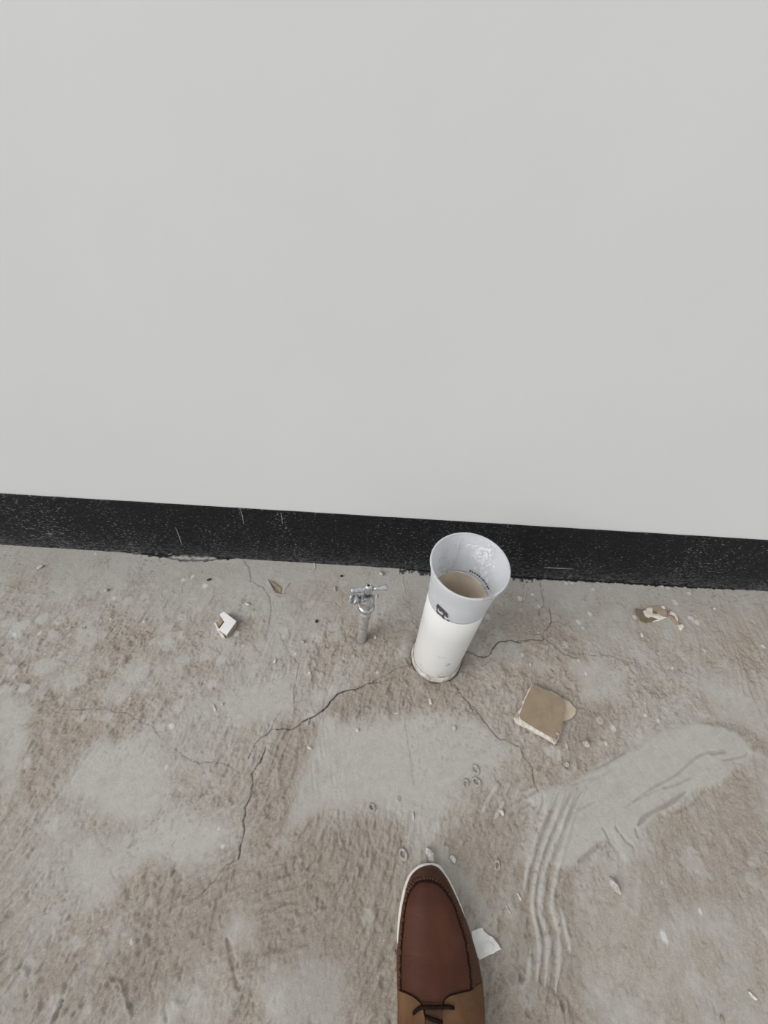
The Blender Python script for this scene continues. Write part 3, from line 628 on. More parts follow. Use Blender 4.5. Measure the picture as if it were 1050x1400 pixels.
# knife scratches on the paint
def on_wall(px, py, y=-0.0046):
    r = ray(px, py); t = (y - CAM[1]) / r[1]; return CAM + r * t
M_scr = grainy('pale_scratch', (0.42, 0.42, 0.42), (0.55, 0.55, 0.55), 100, 0.8, 0)
for a, b_ in (((329, 696), (333, 716)), ((240, 721), (249, 746)), ((384, 701), (386, 717)), ((744, 776), (784, 778))):
    mb = MB(); mb.add(*tube([on_wall(*a), on_wall((a[0] + b_[0]) / 2 + 0.6, (a[1] + b_[1]) / 2), on_wall(*b_)], [0.0004, 0.0007, 0.0003], 5)); mb.build('scratch', M_scr, bb)

# ------------------------------------------------------------------ drain pipe
RP = 0.0530
PT = 0.284
pipe = empty('drain_pipe', (PIPE[0], PIPE[1], 0))
tag(pipe, 'white plastic drain pipe standing upright out of the floor', 'pipe')
mb = MB(); mb.add(*lathe([(RP, -0.012), (RP, 0.02), (RP, 0.10), (RP, 0.2), (RP, PT - 0.001), (RP - 0.001, PT), (RP - 0.0035, PT)], 72))
mb.f = [q for q in mb.f if len(q) == 4]
mb.build('pipe_wall', M_pipe, pipe, True)
mb = MB(); mb.add(*lathe([(RP - 0.0035, PT), (RP - 0.0042, PT - 0.001), (RP - 0.0042, 0.1), (RP - 0.0042, 0.006), (0.0, 0.005)], 72))
mb.f = [q for q in mb.f if len(q) <= 4]
mb.build('bore', M_bore, pipe, True)
# mortar collar with a ragged top
n = 96; prof = []; V = []; F = []
rr = np.random.RandomState(4)
for j in range(n):
    a = 2 * math.pi * j / n
    h = 0.011 + 0.008 * float(vn(np.array([a * 1.9]), np.array([0.4]), 31)[0]) + 0.003 * rr.rand()
    ro = RP + 0.0018 + 0.002 * float(vn(np.array([a * 2.4]), np.array([7.4]), 32)[0])
    for r, z in ((ro + 0.0008, -0.004), (ro, h * 0.6), (ro - 0.0008, h), (RP + 0.0006, h + 0.001), (RP + 0.0004, -0.004)):
        V.append((r * math.cos(a), r * math.sin(a), z))
for j in range(n):
    j2 = (j + 1) % n
    for i in range(4): F.append((j * 5 + i, j2 * 5 + i, j2 * 5 + i + 1, j * 5 + i + 1))
tag(mesh_obj('collar', V, F, M_collar, pipe, True), 'dirty ragged mortar ring')

# frosted sleeve on the pipe's mouth
SZ0, SZ1 = PT + 0.0002, 0.384
def sleeve_r(z):
    return np.interp(z, [0.27, 0.284, 0.30, 0.335, 0.350, 0.372, 0.384], [0.0522, 0.0522, 0.0527, 0.0542, 0.0562, 0.0590, 0.0604])
sl_e = empty('plastic_sleeve', (PIPE[0], PIPE[1], SZ0))
tag(sl_e, 'translucent frosted plastic sleeve standing on the mouth of the white drain pipe', 'sleeve')
zs = np.linspace(SZ0, SZ1, 22); TH = 0.0011
prof = [(float(sleeve_r(z)) + TH, z - SZ0) for z in zs] + [(float(sleeve_r(z)), z - SZ0) for z in zs[::-1]]
mb = MB(); mb.add(*lathe(prof, 96, True)); sw = mb.build('sleeve_wall', M_sleeve, sl_e, True)
rl = float(sleeve_r(SZ1)); zt = SZ1 - SZ0
prof = [(rl + 0.0008 + 0.0019 * math.cos(t), zt + 0.0004 + 0.0012 * math.sin(t)) for t in np.linspace(0, 2 * math.pi, 10)[:-1]]
mb = MB(); mb.add(*lathe(prof, 96, True)); mb.build('rim', M_rim, sl_e, True)
def on_cyl(px, py, rad, far=False, off=0.0):
    """sight line against the sleeve / pipe wall (radius may follow height)"""
    r = ray(px, py); R0 = rad if not callable(rad) else 0.057
    for _ in range(8):
        ox, oy = CAM[0] - PIPE[0], CAM[1] - PIPE[1]
        A = r[0] ** 2 + r[1] ** 2; B = ox * r[0] + oy * r[1]; C_ = ox * ox + oy * oy - R0 * R0
        disc = max(B * B - A * C_, 0); t = (-B + (math.sqrt(disc) if far else -math.sqrt(disc))) / A
        w_ = CAM + r * t
        if callable(rad): R0 = float(rad(min(max(w_[2], SZ0), SZ1))) + off
        else: break
    if callable(rad): w_[2] = max(w_[2], SZ0 + 0.0006)
    return w_
def cyl_patch(pts, rad_in, thick, far):
    """small flat shape (pixel outline) wrapped on the wall; returns verts, faces in world space"""
    rf = (lambda z: float(sleeve_r(z)))
    o1 = [on_cyl(a, b_, rf, far, rad_in) for a, b_ in pts]; o2 = [on_cyl(a, b_, rf, far, rad_in + thick) for a, b_ in pts]
    n_ = len(pts); v = o1 + o2
    f = [tuple(range(n_)), tuple(range(n_, 2 * n_))[::-1]] + [(i, (i + 1) % n_, n_ + (i + 1) % n_, n_ + i) for i in range(n_)]
    org = np.array([PIPE[0], PIPE[1], SZ0])
    return [tuple(np.asarray(q) - org) for q in v], f
def pxs(cx, cy): return 540 + cx / 5.8333, 710 + cy / 5.8333
# printed mark on the near side: strokes wrapped round the wall
def cyl_stroke(a, b_, w_, far, off):
    a, b_ = np.array(a, float), np.array(b_, float); e = b_ - a; nrm = np.array([-e[1], e[0]]) / np.hypot(*e) * w_ / 2
    V_ = []; n_ = 7; rf = (lambda z: float(sleeve_r(z))); org = np.array([PIPE[0], PIPE[1], SZ0])
    for i in range(n_):
        c_ = a + e * i / (n_ - 1)
        for q in (c_ + nrm, c_ - nrm):
            for o_ in (off, off + 0.0004): V_.append(tuple(on_cyl(*pxs(*q), rf, far, o_) - org))
    F_ = [(0, 1, 3, 2), (4 * n_ - 4, 4 * n_ - 2, 4 * n_ - 1, 4 * n_ - 3)]
    for i in range(n_ - 1):
        k_ = 4 * i
        for u, v_ in ((0, 1), (1, 3), (3, 2), (2, 0)): F_.append((k_ + u, k_ + v_, k_ + 4 + v_, k_ + 4 + u))
    return V_, F_
for a, b_, w_ in (((333, 683), (418, 768), 24), ((334, 700), (336, 742), 9), ((336, 742), (392, 785), 9), ((350, 722), (392, 750), 5), ((392, 752), (378, 790), 14), ((378, 790), (404, 806), 12), ((414, 804), (432, 818), 14), ((404, 765), (424, 782), 12)):
    mesh_obj('printed_mark', *cyl_stroke(a, b_, w_, False, TH + 0.0003), M_ink, sl_e)
# row of small print round the far side, just above the pipe mouth
tr = smooth_path([(641, 781, 0), (650, 785.5, 0), (657.5, 791.5, 0), (663, 798.5, 0), (667.5, 807, 0)], 12)
for k_ in range(11):
    a, b_ = tr[k_][:2], tr[k_ + 1][:2]; e = (b_ - a); nrm = np.array([e[1], -e[0]]) / np.hypot(*e)
    p0 = a + e * 0.12; p1 = a + e * (0.72 if k_ % 3 else 0.86); h = 1.9 if k_ % 2 else 2.3
    v_, f_ = cyl_patch([tuple(p0), tuple(p1), tuple(p1 + nrm * h), tuple(p0 + nrm * h)], -0.0020, 0.0004, True)
    mesh_obj('printed_character', v_, f_, M_ink, sl_e)
# dried residue inside, fold of the sheet and its overlapping end
mb = MB(); rs = random.Random(12)
clip_ = lambda x, y: ((x - 615) / 290) ** 2 + ((y - 370) / 265) ** 2 < 0.9
spots = [(600, 205, 40, 12), (650, 215, 36, 14), (700, 235, 40, 16), (745, 245, 26, 20), (725, 285, 24, 30), (700, 340, 20, 40), (660, 270, 30, 16), (640, 300, 16, 30), (610, 300, 14, 14), (665, 330, 26, 20), (690, 390, 30, 18), (640, 390, 36, 14),
         (600, 385, 26, 12), (720, 430, 22, 30), (755, 360, 16, 20), (790, 370, 12, 10), (735, 480, 14, 34), (570, 215, 20, 16), (560, 190, 26, 8), (690, 460, 16, 20), (640, 420, 24, 14), (765, 290, 10, 20), (380, 320, 18, 36), (400, 380, 24, 20), (375, 410, 16, 24),
         (430, 400, 20, 14), (410, 290, 12, 30), (740, 540, 10, 26), (650, 250, 10, 40), (680, 300, 36, 10)]
for c0 in list(spots):
    for _ in range(9):
        q = (c0[0] + rs.gauss(0, c0[2] * 1.1), c0[1] + rs.gauss(0, c0[3] * 1.1 + 6), rs.uniform(3, 12), rs.uniform(3, 11))
        if clip_(q[0], q[1]) and not (q[1] > 430 + (q[0] - 540) * 0.0 and q[0] < 560): spots.append(q)
for cx, cy, rx, ry in spots:
    m_ = 9; pts = []
    for k_ in range(m_):
        a = 2 * math.pi * k_ / m_; q = rs.uniform(0.5, 1.1)
        pts.append(pxs(cx + rx * q * math.cos(a), cy + ry * q * math.sin(a)))
    v_, f_ = cyl_patch(pts, -0.0008 - 0.0002 * rs.random(), 0.0004, True); mb.add(v_, f_)
tag(mb.build('dried_residue', M_residue, sl_e), 'flaky white dried residue inside', kind='stuff')
pts = [on_cyl(*pxs(*p), (lambda z: float(sleeve_r(z))), True, -0.001) - np.array([PIPE[0], PIPE[1], SZ0]) for p in ((512, 178), (500, 230), (488, 290), (476, 350), (462, 400), (430, 445))]
mb = MB(); mb.add(*tube(smooth_path(pts, 16), [0.0008] + [0.0016] * 14 + [0.0008], 7)); mb.build('fold', M_sleeve, sl_e, True)
v_, f_ = cyl_patch([pxs(700, 622), pxs(790, 605), pxs(775, 640), pxs(702, 648)], TH, 0.0012, False); mesh_obj('overlapping_end', v_, f_, M_rim, sl_e)

# ------------------------------------------------------------------ tap
def z_for(c_, py):
    lo, hi = 0.0, 0.4
    for _ in range(40):
        mid = (lo + hi) / 2
        if proj((c_[0], c_[1], mid))[1] > py: lo = mid
        else: hi = mid
    return lo
ZT = z_for(TAP, 801)
tap = empty('water_tap', (TAP[0], TAP[1], fz(*TAP) - 0.002))
tap.rotation_euler = (0, math.radians(3.2), math.radians(3))
tag(tap, 'dull chrome water tap with T-bar handle on a short steel riser', 'tap')
def Z(q): return q * ZT            # fraction of the tap's height
def turned(name, prof, mat, n=28, sm=True, parent=None):
    mb = MB(); mb.add(*lathe([(r, Z(z)) for r, z in prof], n)); return mb.build(name, mat, parent or tap, sm)
turned('riser', [(0.0100, -0.02), (0.0102, 0.01), (0.0101, 0.40), (0.0101, 0.52)], M_galv)
turned('coupling', [(0.0101, 0.48), (0.0122, 0.495), (0.0128, 0.51), (0.0128, 0.585), (0.0118, 0.60), (0.0110, 0.605), (0.0110, 0.65)], M_galv)
turned('flange', [(0.0110, 0.640), (0.0165, 0.655), (0.0178, 0.672), (0.0178, 0.690), (0.0164, 0.705), (0.0140, 0.712)], M_metal, 32)
turned('body', [(0.0140, 0.705), (0.0150, 0.73), (0.0154, 0.78), (0.0150, 0.82), (0.0132, 0.84), (0.0124, 0.845)], M_metal, 32)
turned('bonnet_nut', [(0.0140, 0.842), (0.0144, 0.848), (0.0144, 0.875), (0.0132, 0.885), (0.0075, 0.888)], M_metal, 6, False)
turned('stem', [(0.0066, 0.885), (0.0066, 0.94)], M_dark, 16)
hz = Z(0.962)
hub = turned('handle_hub', [(0.0078, 0.930), (0.0088, 0.938), (0.0092, 0.960), (0.0086, 0.985), (0.0066, 1.015), (0.0034, 1.03), (0.0028, 1.02), (0.0, 1.012)], M_metal, 24)
mb = MB(); mb.add(*lathe([(0.0030, 0.0), (0.0030, 0.0012), (0.0016, 0.0015)], 12)); mb.build('screw', M_dark, hub, loc=(0, -0.001, Z(1.022)))
mb = MB(); mb.add(*lathe([(0.0042, 0.0), (0.0042, 0.012), (0.0046, 0.020), (0.0056, 0.025), (0.0060, 0.029), (0.0052, 0.0305)], 14))
mb.v = xform(mb.v, axis_m((0.006, 0.0015, hz), (1, 0.12, 0.02))); mb.build('handle_bar', M_metal, tap, True)
mb = MB(); mb.add(*lathe([(0.0050, 0.0), (0.0056, 0.008), (0.0054, 0.016), (0.0062, 0.020), (0.0066, 0.025), (0.0056, 0.027)], 14))
mb.v = xform(mb.v, axis_m((-0.006, -0.001, hz), (-1, -0.14, 0.0))); mb.build('handle_bar', M_metal, tap, True)
od = Vector((-0.74, -0.12, 0.58)).normalized(); o0 = Vector((-0.010, -0.003, Z(0.79)))
mb = MB(); prof = [(0.0066, 0.0), (0.0068, 0.006), (0.0070, 0.0135), (0.0104, 0.0160), (0.0108, 0.0225), (0.0102, 0.024), (0.0086, 0.0235), (0.0084, 0.018), (0.0076, 0.008), (0.0, 0.006)]
mb.add(*lathe(prof, 24)); mb.v = xform(mb.v, axis_m(o0, od)); mb.build('outlet', M_metal, tap, True)
mb = MB(); mb.add(*lathe([(0.0074, 0.0), (0.0, 0.0008)], 20)); mb.v = xform(mb.v, axis_m(o0 + od * 0.011, od)); mb.build('washer', M_dark, tap)

# ------------------------------------------------------------------ shoe
ZS = 0.020
tip = P(590, 1182.5, 0.014)
back = P(603.5, 1400, 0.03)
L_SH = 0.300
ax_s = np.array([back[0] - tip[0] + 0.001, back[1] - tip[1]]); ax_s /= np.hypot(*ax_s)      # toe -> heel
ax_l = np.array([-ax_s[1], ax_s[0]])
if ax_l[0] < 0: ax_l = -ax_l
def to_sl(w_): q = np.asarray(w_)[:2] - tip[:2]; return q @ ax_s, q @ ax_l
def from_sl(s_, l_, z): q = ax_s * s_ + ax_l * l_; return np.array([q[0], q[1], z])          # relative to the toe
left_px = [(572, 1186), (563, 1193), (557, 1203), (552, 1220), (547, 1245), (544, 1275), (543, 1305), (543, 1335), (544, 1365), (544, 1400)]
right_px = [(602, 1187.5), (609, 1196), (616, 1207), (626, 1227), (635, 1248), (643, 1270), (650, 1295), (656, 1320), (660, 1345), (662, 1372), (662, 1400)]
left_px = [tuple(q[:2]) for q in smooth_path([(590, 1182.5, 0), (580, 1183.2, 0)] + [(a, b_, 0) for a, b_ in left_px], 60)][1:]
right_px = [tuple(q[:2]) for q in smooth_path([(590, 1182.5, 0), (597, 1184, 0)] + [(a, b_, 0) for a, b_ in right_px], 60)][1:]
ls = [to_sl(P(a, b_, 0.014 + 0.002 * min(1, (b_ - 1182) / 10))) for a, b_ in left_px]; rs_ = [to_sl(P(a, b_, 0.014 + 0.010 * min(1, (b_ - 1182) / 40))) for a, b_ in right_px]
ls = [(max(a, 1e-5 * i), b_) for i, (a, b_) in enumerate(ls)]; rs_ = [(max(a, 1e-5 * i), b_) for i, (a, b_) in enumerate(rs_)]
lS = [0.0] + [q[0] for q in ls] + [0.19, 0.215, 0.24, 0.262, 0.280, 0.292, L_SH]; lL = [-0.0005] + [q[1] for q in ls] + [ls[-1][1] + d for d in (0.0015, 0.005, 0.009, 0.0125, 0.0185, 0.029, 0.052)]
rS = [0.0] + [q[0] for q in rs_] + [0.19, 0.215, 0.24, 0.262, 0.280, 0.292, L_SH]; rL = [0.0005] + [q[1] for q in rs_] + [rs_[-1][1] - d for d in (0.003, 0.010, 0.018, 0.024, 0.032, 0.043, 0.062)]
mid_h = (lL[-1] + rL[-1]) / 2; lL[-1] = mid_h - 0.001; rL[-1] = mid_h + 0.001
def lim(s_): return float(np.interp(s_, lS, lL)), float(np.interp(s_, rS, rL))
def top_h(s_):
    h = np.interp(s_, [0, 0.004, 0.012, 0.025, 0.045, 0.07, 0.10, 0.13, 0.155, 0.19, 0.22, 0.26, 0.285, 0.296, 0.30], [0.021, 0.030, 0.040, 0.047, 0.050, 0.051, 0.055, 0.064, 0.073, 0.085, 0.082, 0.079, 0.081, 0.079, 0.06])
    return float(h)
def over(s_): return float(np.interp(s_, [0, 0.06, 0.10], [-0.0015, -0.0010, 0.0006]))
def surf(s_, l_):
    a, b_ = lim(s_); e = over(s_); a -= e; b_ += e
    c_ = (a + b_) / 2 - 0.004 * min(1, s_ / 0.05); t = (l_ - c_) / ((b_ - c_) if l_ > c_ else (c_ - a) + 1e-9)
    t = min(abs(t), 1.0); p_ = np.interp(s_, [0, 0.05, 0.13, 0.20, 0.30], [2.4, 2.2, 2.2, 4.0, 5.0])
    return ZS - 0.004 + (top_h(s_) - ZS + 0.004) * (1 - t ** p_) ** 0.62
def on_shoe(px, py):
    z = 0.045
    for _ in range(25):
        s_, l_ = to_sl(P(px, py, z)); z = 0.5 * z + 0.5 * surf(max(s_, 0), l_)
    return to_sl(P(px, py, z))
shoe = empty('brown_shoe', (tip[0], tip[1], 0.001))
tag(shoe, 'brown leather moccasin shoe with dark laces and white sole edge, toe towards the wall', 'shoe')
# sole
ss = np.concatenate([[0.0, 0.0002, 0.0005, 0.0010, 0.0018, 0.003, 0.0045, 0.006], np.linspace(0.008, 0.04, 14)[:-1], np.linspace(0.04, 0.292, 60), [0.296, 0.2985, L_SH]])
def outl(g, inset):
    le = []; ri = []
    for s_ in ss:
        a, b_ = lim(s_); k_ = np.interp(s_, [0, 0.06, 0.085, 0.11], [1.0, 0.8, 0.2, -1.2])
        le.append((s_, a - g * k_ + inset)); ri.append((s_, b_ - inset + (g * k_ * np.interp(s_, [0, 0.05, 0.08], [1, 0.5, 0])) - np.interp(s_, [0, 0.05, 0.085], [0, 0.0, 0.0045])))
    return le + ri[::-1]
rings = [(0.000, -0.003), (0.003, 0.0), (0.012, 0.0008), (0.0175, 0.0008), (0.0195, -0.0004), (0.0195, -0.012)]
V = []; F = []; base_n = None
for z, g in rings:
    o_ = outl(0.0012 + max(g, 0), -min(g, 0)); base_n = len(o_)
    dx = 0.0016 + g
    for s_, l_ in o_:
        s2 = s_ - dx * np.interp(s_, [0, 0.012], [1, 0]) + dx * np.interp(s_, [0.288, 0.3], [0, 1]); V.append(from_sl(s2, l_, z))
for i in range(len(rings) - 1):
    for j in range(base_n): F.append((i * base_n + j, i * base_n + (j + 1) % base_n, (i + 1) * base_n + (j + 1) % base_n, (i + 1) * base_n + j))
F.append(tuple(range(base_n))[::-1]); F.append(tuple((len(rings) - 1) * base_n + j for j in range(base_n)))
tag(mesh_obj('sole', V, F, M_sole, shoe, False), 'off-white rubber sole')
def sheet(s_list, l_fun, lift, name, mat, nl=30, thick=0.0012, cosine=True, sm=True):
    """leather laid on the last: s_list x l range -> thin solid"""
    V = []; F = []
    for s_ in s_list:
        a, b_ = l_fun(s_)
        for j in range(nl + 1):
            q = j / nl
            if cosine: q = 0.5 - 0.5 * math.cos(math.pi * q)
            l_ = a + (b_ - a) * q; V.append(from_sl(s_, l_, surf(s_, l_) + lift))
    n1_ = nl + 1
    for i in range(len(s_list) - 1):
        for j in range(nl): F.append((i * n1_ + j, i * n1_ + j + 1, (i + 1) * n1_ + j + 1, (i + 1) * n1_ + j))
    o = mesh_obj(name, V, F, mat, shoe, sm)
    md = o.modifiers.new('thickness', 'SOLIDIFY'); md.thickness = thick; md.offset = -1 if o.data.polygons[len(F) // 2].normal.z > 0 else 1
    return o
def full(s_):
    a, b_ = lim(s_); e = over(s_); return a - e, b_ + e
s_front = np.concatenate([[0.0004, 0.0007, 0.0012, 0.002, 0.0032, 0.0045, 0.006, 0.008], np.linspace(0.010, 0.04, 16)[:-1], np.linspace(0.04, 0.185, 50)])
tag(sheet(s_front, full, 0.0, 'vamp', M_side, 40), 'brown leather sides and toe')
# apron
cropp = lambda a, b_: (510 + a * 0.2, 1160 + b_ * 0.2)
seam_l = [cropp(*p) for p in ((340, 226), (315, 231), (292, 244), (265, 278), (245, 312), (226, 380), (213, 470), (205, 560), (198, 640), (192, 750), (190, 850), (192, 965))]
seam_r = [cropp(*p) for p in ((340, 226), (375, 224), (408, 230), (450, 252), (480, 282), (508, 320), (548, 385), (580, 480), (606, 560), (630, 640), (647, 750), (660, 850), (668, 955))]
SL_ = np.array([on_shoe(*p) for p in seam_l]); SR_ = np.array([on_shoe(*p) for p in seam_r])
s_top = min(SL_[:, 0].min(), SR_[:, 0].min())
def mono(A):
    A = A[np.argsort(A[:, 0])]; return A[:, 0], A[:, 1]
la, lb = mono(SL_); ra, rb = mono(SR_)
def apr(s_): return float(np.interp(s_, la, lb)), float(np.interp(s_, ra, rb))
s_ap = s_top + 0.0004 + (0.175 - s_top) * np.linspace(0, 1, 46) ** 1.35
tag(sheet(s_ap, apr, 0.0012, 'apron', M_vamp, 26, 0.0012), 'dark reddish brown smooth leather top')
# seam and puckers
s_end = on_shoe(*cropp(192, 960))[0]
def seam_path(A):
    A = np.array(smooth_path([np.append(p, 0) for p in A], 70))[:, :2]; return A
mb = MB(); mb2 = MB()
for A, sd in ((seam_path(SL_), -1), (seam_path(SR_), 1)):
    pts = []; acc = 0
    for k_, (s_, l_) in enumerate(A):
        wv = 0.0009 * math.sin(k_ * 1.25)
        pts.append(from_sl(s_ - (abs(wv) if k_ < 12 else 0), l_ + sd * wv, surf(s_, l_) + 0.0013))
    mb.add(*tube(pts, 0.0014, 6))
    for k_ in range(2, len(A) - 1, 3):
        d_ = A[k_ + 1] - A[k_ - 1]; d_ /= np.hypot(*d_); nrm = np.array([-d_[1], d_[0]])
        cen = np.array([0.10, (lim(0.1)[0] + lim(0.1)[1]) / 2])
        if nrm @ (A[k_] - cen) < 0: nrm = -nrm
        q0 = A[k_] + nrm * 0.0010; q1 = A[k_] + nrm * (0.0062 if sd > 0 or A[k_][0] < 0.035 else 0.0030) + d_ * 0.0012
        qm = (q0 + q1) / 2
        mb2.add(*tube([from_sl(q0[0], q0[1], surf(max(q0[0], 0), q0[1]) + 0.0004), from_sl(qm[0], qm[1], surf(max(qm[0], 0), qm[1]) + 0.0006), from_sl(q1[0], q1[1], surf(max(q1[0], 0), q1[1]) - 0.0003)], [0.0016, 0.0022, 0.0008], 6))
tag(mb.build('seam', M_thread, shoe, True), 'dark wavy stitched seam')
tag(mb2.build('puckered_stitching', M_side, shoe, True), kind='stuff')
# facings
crp2 = lambda a, b_: (530 + a / 7.0, 1320 + b_ / 7.0)
EL = np.array([on_shoe(*crp2(*p)) for p in ((112, 232), (150, 245), (200, 268), (255, 298), (300, 338), (325, 368), (340, 410), (350, 470), (353, 555))])
ER = np.array([on_shoe(*crp2(*p)) for p in ((905, 216), (790, 229), (740, 240), (690, 252), (610, 275), (565, 298), (540, 325), (527, 370), (526, 420), (526, 555))])
sF = max(EL[0, 0], ER[0, 0]) ; sF0 = min(EL[0, 0], ER[:3, 0].min())
gap_l, gap_r = EL[-1, 1], ER[-1, 1]
def edge_l(s_):
    if s_ > 0.19: return np.interp(s_, [0.19, 0.205, 0.25, 0.275, 0.287, 0.296], [gap_l, gap_l - 0.012, lim(s_)[0] + 0.014, lim(s_)[0] + 0.016, mid_h - 0.012, mid_h])
    A = EL[np.argsort(EL[:, 0])]; return float(np.interp(s_, A[:, 0], A[:, 1]))
def edge_r(s_):
    if s_ > 0.19: return np.interp(s_, [0.19, 0.205, 0.25, 0.275, 0.287, 0.296], [gap_r, gap_r + 0.012, lim(s_)[1] - 0.014, lim(s_)[1] - 0.016, mid_h + 0.012, mid_h])
    if s_ < ER[1, 0]: return ER[1, 1] + (lim(s_)[1] - ER[1, 1]) * min(1, (ER[1, 0] - s_) / 0.004)
    A = ER[1:][np.argsort(ER[1:, 0])]; return float(np.interp(s_, A[:, 0], A[:, 1]))
sl_list = np.concatenate([EL[0, 0] + 0.0004 + (0.03) * np.linspace(0, 1, 16) ** 1.6, np.linspace(EL[0, 0] + 0.033, 0.299, 44)])
sheet(sl_list, lambda s_: (lim(s_)[0] - 0.0004, max(edge_l(s_), lim(s_)[0] + 0.002)), 0.0030, 'facing', M_suede, 22, 0.0016)
s0r = ER[1, 0] - 0.003
sr_list = np.concatenate([s0r + 0.0004 + 0.03 * np.linspace(0, 1, 16) ** 1.6, np.linspace(s0r + 0.033, 0.299, 44)])
sheet(sr_list, lambda s_: (min(edge_r(s_), lim(s_)[1] - 0.002), lim(s_)[1] + 0.0004), 0.0030, 'facing', M_suede, 22, 0.0016)
for A in (EL[:-1], ER[1:-1]):
    pts = [from_sl(q[0], q[1], surf(q[0], q[1]) + 0.0026) for q in smooth_path([np.append(p, 0) for p in A], 40)]
    mb = MB(); mb.add(*tube(pts, 0.0009, 6)); mb.build('facing_edge', M_thread, shoe, True)
# tongue, lining, insole
tag(sheet(np.linspace(sF + 0.004, 0.215, 30), lambda s_: (gap_l - 0.006, gap_r + 0.006), 0.0019, 'tongue', M_side, 12, 0.0012), 'brown leather tongue')
V = []; F = []; Q = np.linspace(0.19, 0.294, 24)
for s_ in Q:
    a, b_ = edge_l(s_), edge_r(s_)
    V += [from_sl(s_, a, surf(s_, a) + 0.002), from_sl(s_, max(lim(s_)[0] + 0.006, a - 0.004), 0.034), from_sl(s_, a * 0.5 + b_ * 0.5, 0.030), from_sl(s_, min(lim(s_)[1] - 0.006, b_ + 0.004), 0.034), from_sl(s_, b_, surf(s_, b_) + 0.002)]
for i in range(len(Q) - 1):
    for j in range(4): F.append((i * 5 + j, i * 5 + j + 1, (i + 1) * 5 + j + 1, (i + 1) * 5 + j))
mesh_obj('lining', V, F, M_lining, shoe, True)
# laces: first bar lies across the front of the facings, then criss-cross
def lace(pts_px, r=0.0021, extra=0.0048, drop=True):
    q = [on_shoe(*crp2(*p)) for p in pts_px]
    zz = [surf(*a) + extra for a in q]
    if drop: zz[0] -= 0.0028; zz[-1] -= 0.0028
    pts = smooth_path([from_sl(a[0], a[1], z) for a, z in zip(q, zz)], 24)
    mb = MB(); mb.add(*tube(pts, r, 8)); return mb.build('lace', M_lace, shoe, True)
lace([(246, 455), (268, 420), (310, 392), (370, 388), (450, 388), (530, 384), (590, 386), (628, 402)])
lace([(352, 480), (400, 498), (460, 518), (528, 545)], extra=0.0034)
def lace_sl(pts, extra=0.0048):
    P_ = [from_sl(a, b_, surf(a, b_) + extra) for a, b_ in pts]; P_[0][2] -= 0.003; P_[-1][2] -= 0.003
    mb = MB(); mb.add(*tube(smooth_path(P_, 20), 0.0021, 8)); mb.build('lace', M_lace, shoe, True)
for k_, s_ in enumerate((0.165, 0.183)):
    lace_sl([(s_, gap_l - 0.008), (s_ - 0.002, gap_l), (s_ + 0.002, gap_r), (s_ + 0.004, gap_r + 0.008)])
    lace_sl([(s_ + 0.004, gap_l - 0.008), (s_ + 0.003, gap_l), (s_ - 0.003, gap_r), (s_ - 0.003, gap_r + 0.008)], 0.0056)
c_ = (gap_l + gap_r) / 2                                            # bow
for d in (-1, 1):
    lace_sl([(0.176, c_), (0.170, c_ + d * 0.016), (0.182, c_ + d * 0.034), (0.192, c_ + d * 0.030), (0.182, c_ + d * 0.010), (0.177, c_)], 0.007)
    lace_sl([(0.177, c_), (0.186, c_ + d * 0.012), (0.20, c_ + d * 0.016)], 0.0065)

# ------------------------------------------------------------------ fragments lying about
def slab(name, pts, z0, z1, mat, parent=None, org=None, tilt=None, bev=0.0, ins=0.0):
    """polygon (floor points) with thickness; z may be a function of (x, y)"""
    n_ = len(pts); c_ = np.mean(pts, 0)
    fa = z0 if callable(z0) else (lambda x, y: z0); fb = z1 if callable(z1) else (lambda x, y: z1)
    lo = [(x, y, fa(x, y)) for x, y in pts]; hi = [(c_[0] + (x - c_[0]) * (1 - ins), c_[1] + (y - c_[1]) * (1 - ins), fb(x, y)) for x, y in pts]
    V = [np.array(q) for q in lo + hi]
    if org is not None: V = [q - np.asarray(org) for q in V]
    F = [tuple(range(n_))[::-1], tuple(range(n_, 2 * n_))] + [(i, (i + 1) % n_, n_ + (i + 1) % n_, n_ + i) for i in range(n_)]
    o = mesh_obj(name, V, F, mat, parent)
    if bev:
        md = o.modifiers.new('b', 'BEVEL'); md.width = bev; md.segments = 2; md.limit_method = 'ANGLE'
    return o
def ragged(pts, step, amp, seed, skip=()):
    rr = np.random.RandomState(seed); out = []
    n_ = len(pts)
    for i in range(n_):
        a = np.asarray(pts[i]); b_ = np.asarray(pts[(i + 1) % n_]); k_ = max(1, int(np.hypot(*(b_ - a)) / step))
        for t in range(k_):
            q = a + (b_ - a) * t / k_
            if t and i not in skip: q = q + rr.normal(0, amp, 2)
            out.append(tuple(q))
    return out
def XY(pts, z=0.0): return [tuple(P(a, b_, z)[:2]) for a, b_ in pts]

# broken tan tile with a second piece under it
g1 = P(775, 972); zb = fz(*g1[:2])
under = XY([(752, 955), (769, 954), (779, 959), (788, 969), (787, 976), (783, 981), (778, 984), (768, 986), (752, 980)], 0.006)
o = slab('tile_fragment', ragged(under, 0.008, 0.0006, 3), zb - 0.0006, zb + 0.0058, M_pale, org=(g1[0], g1[1], 0), bev=0.0008); o.location = (g1[0], g1[1], 0)
tag(o, 'small pale tan rounded fragment sticking out from under the square broken tile', 'fragment')
g0 = P(738, 975)
top_px = [(728.5, 935), (750, 945), (769, 955), (771.5, 966), (769.5, 985), (767, 1001), (761, 1012), (752, 1007), (735, 997), (722, 989), (712.5, 982), (711, 976), (719, 955)]
top = XY(top_px, 0.014)
tl = empty('broken_tile', (g0[0], g0[1], fz(*g0[:2])))
tag(tl, 'square broken tile piece with flat tan face and whitish chipped edge', 'tile')
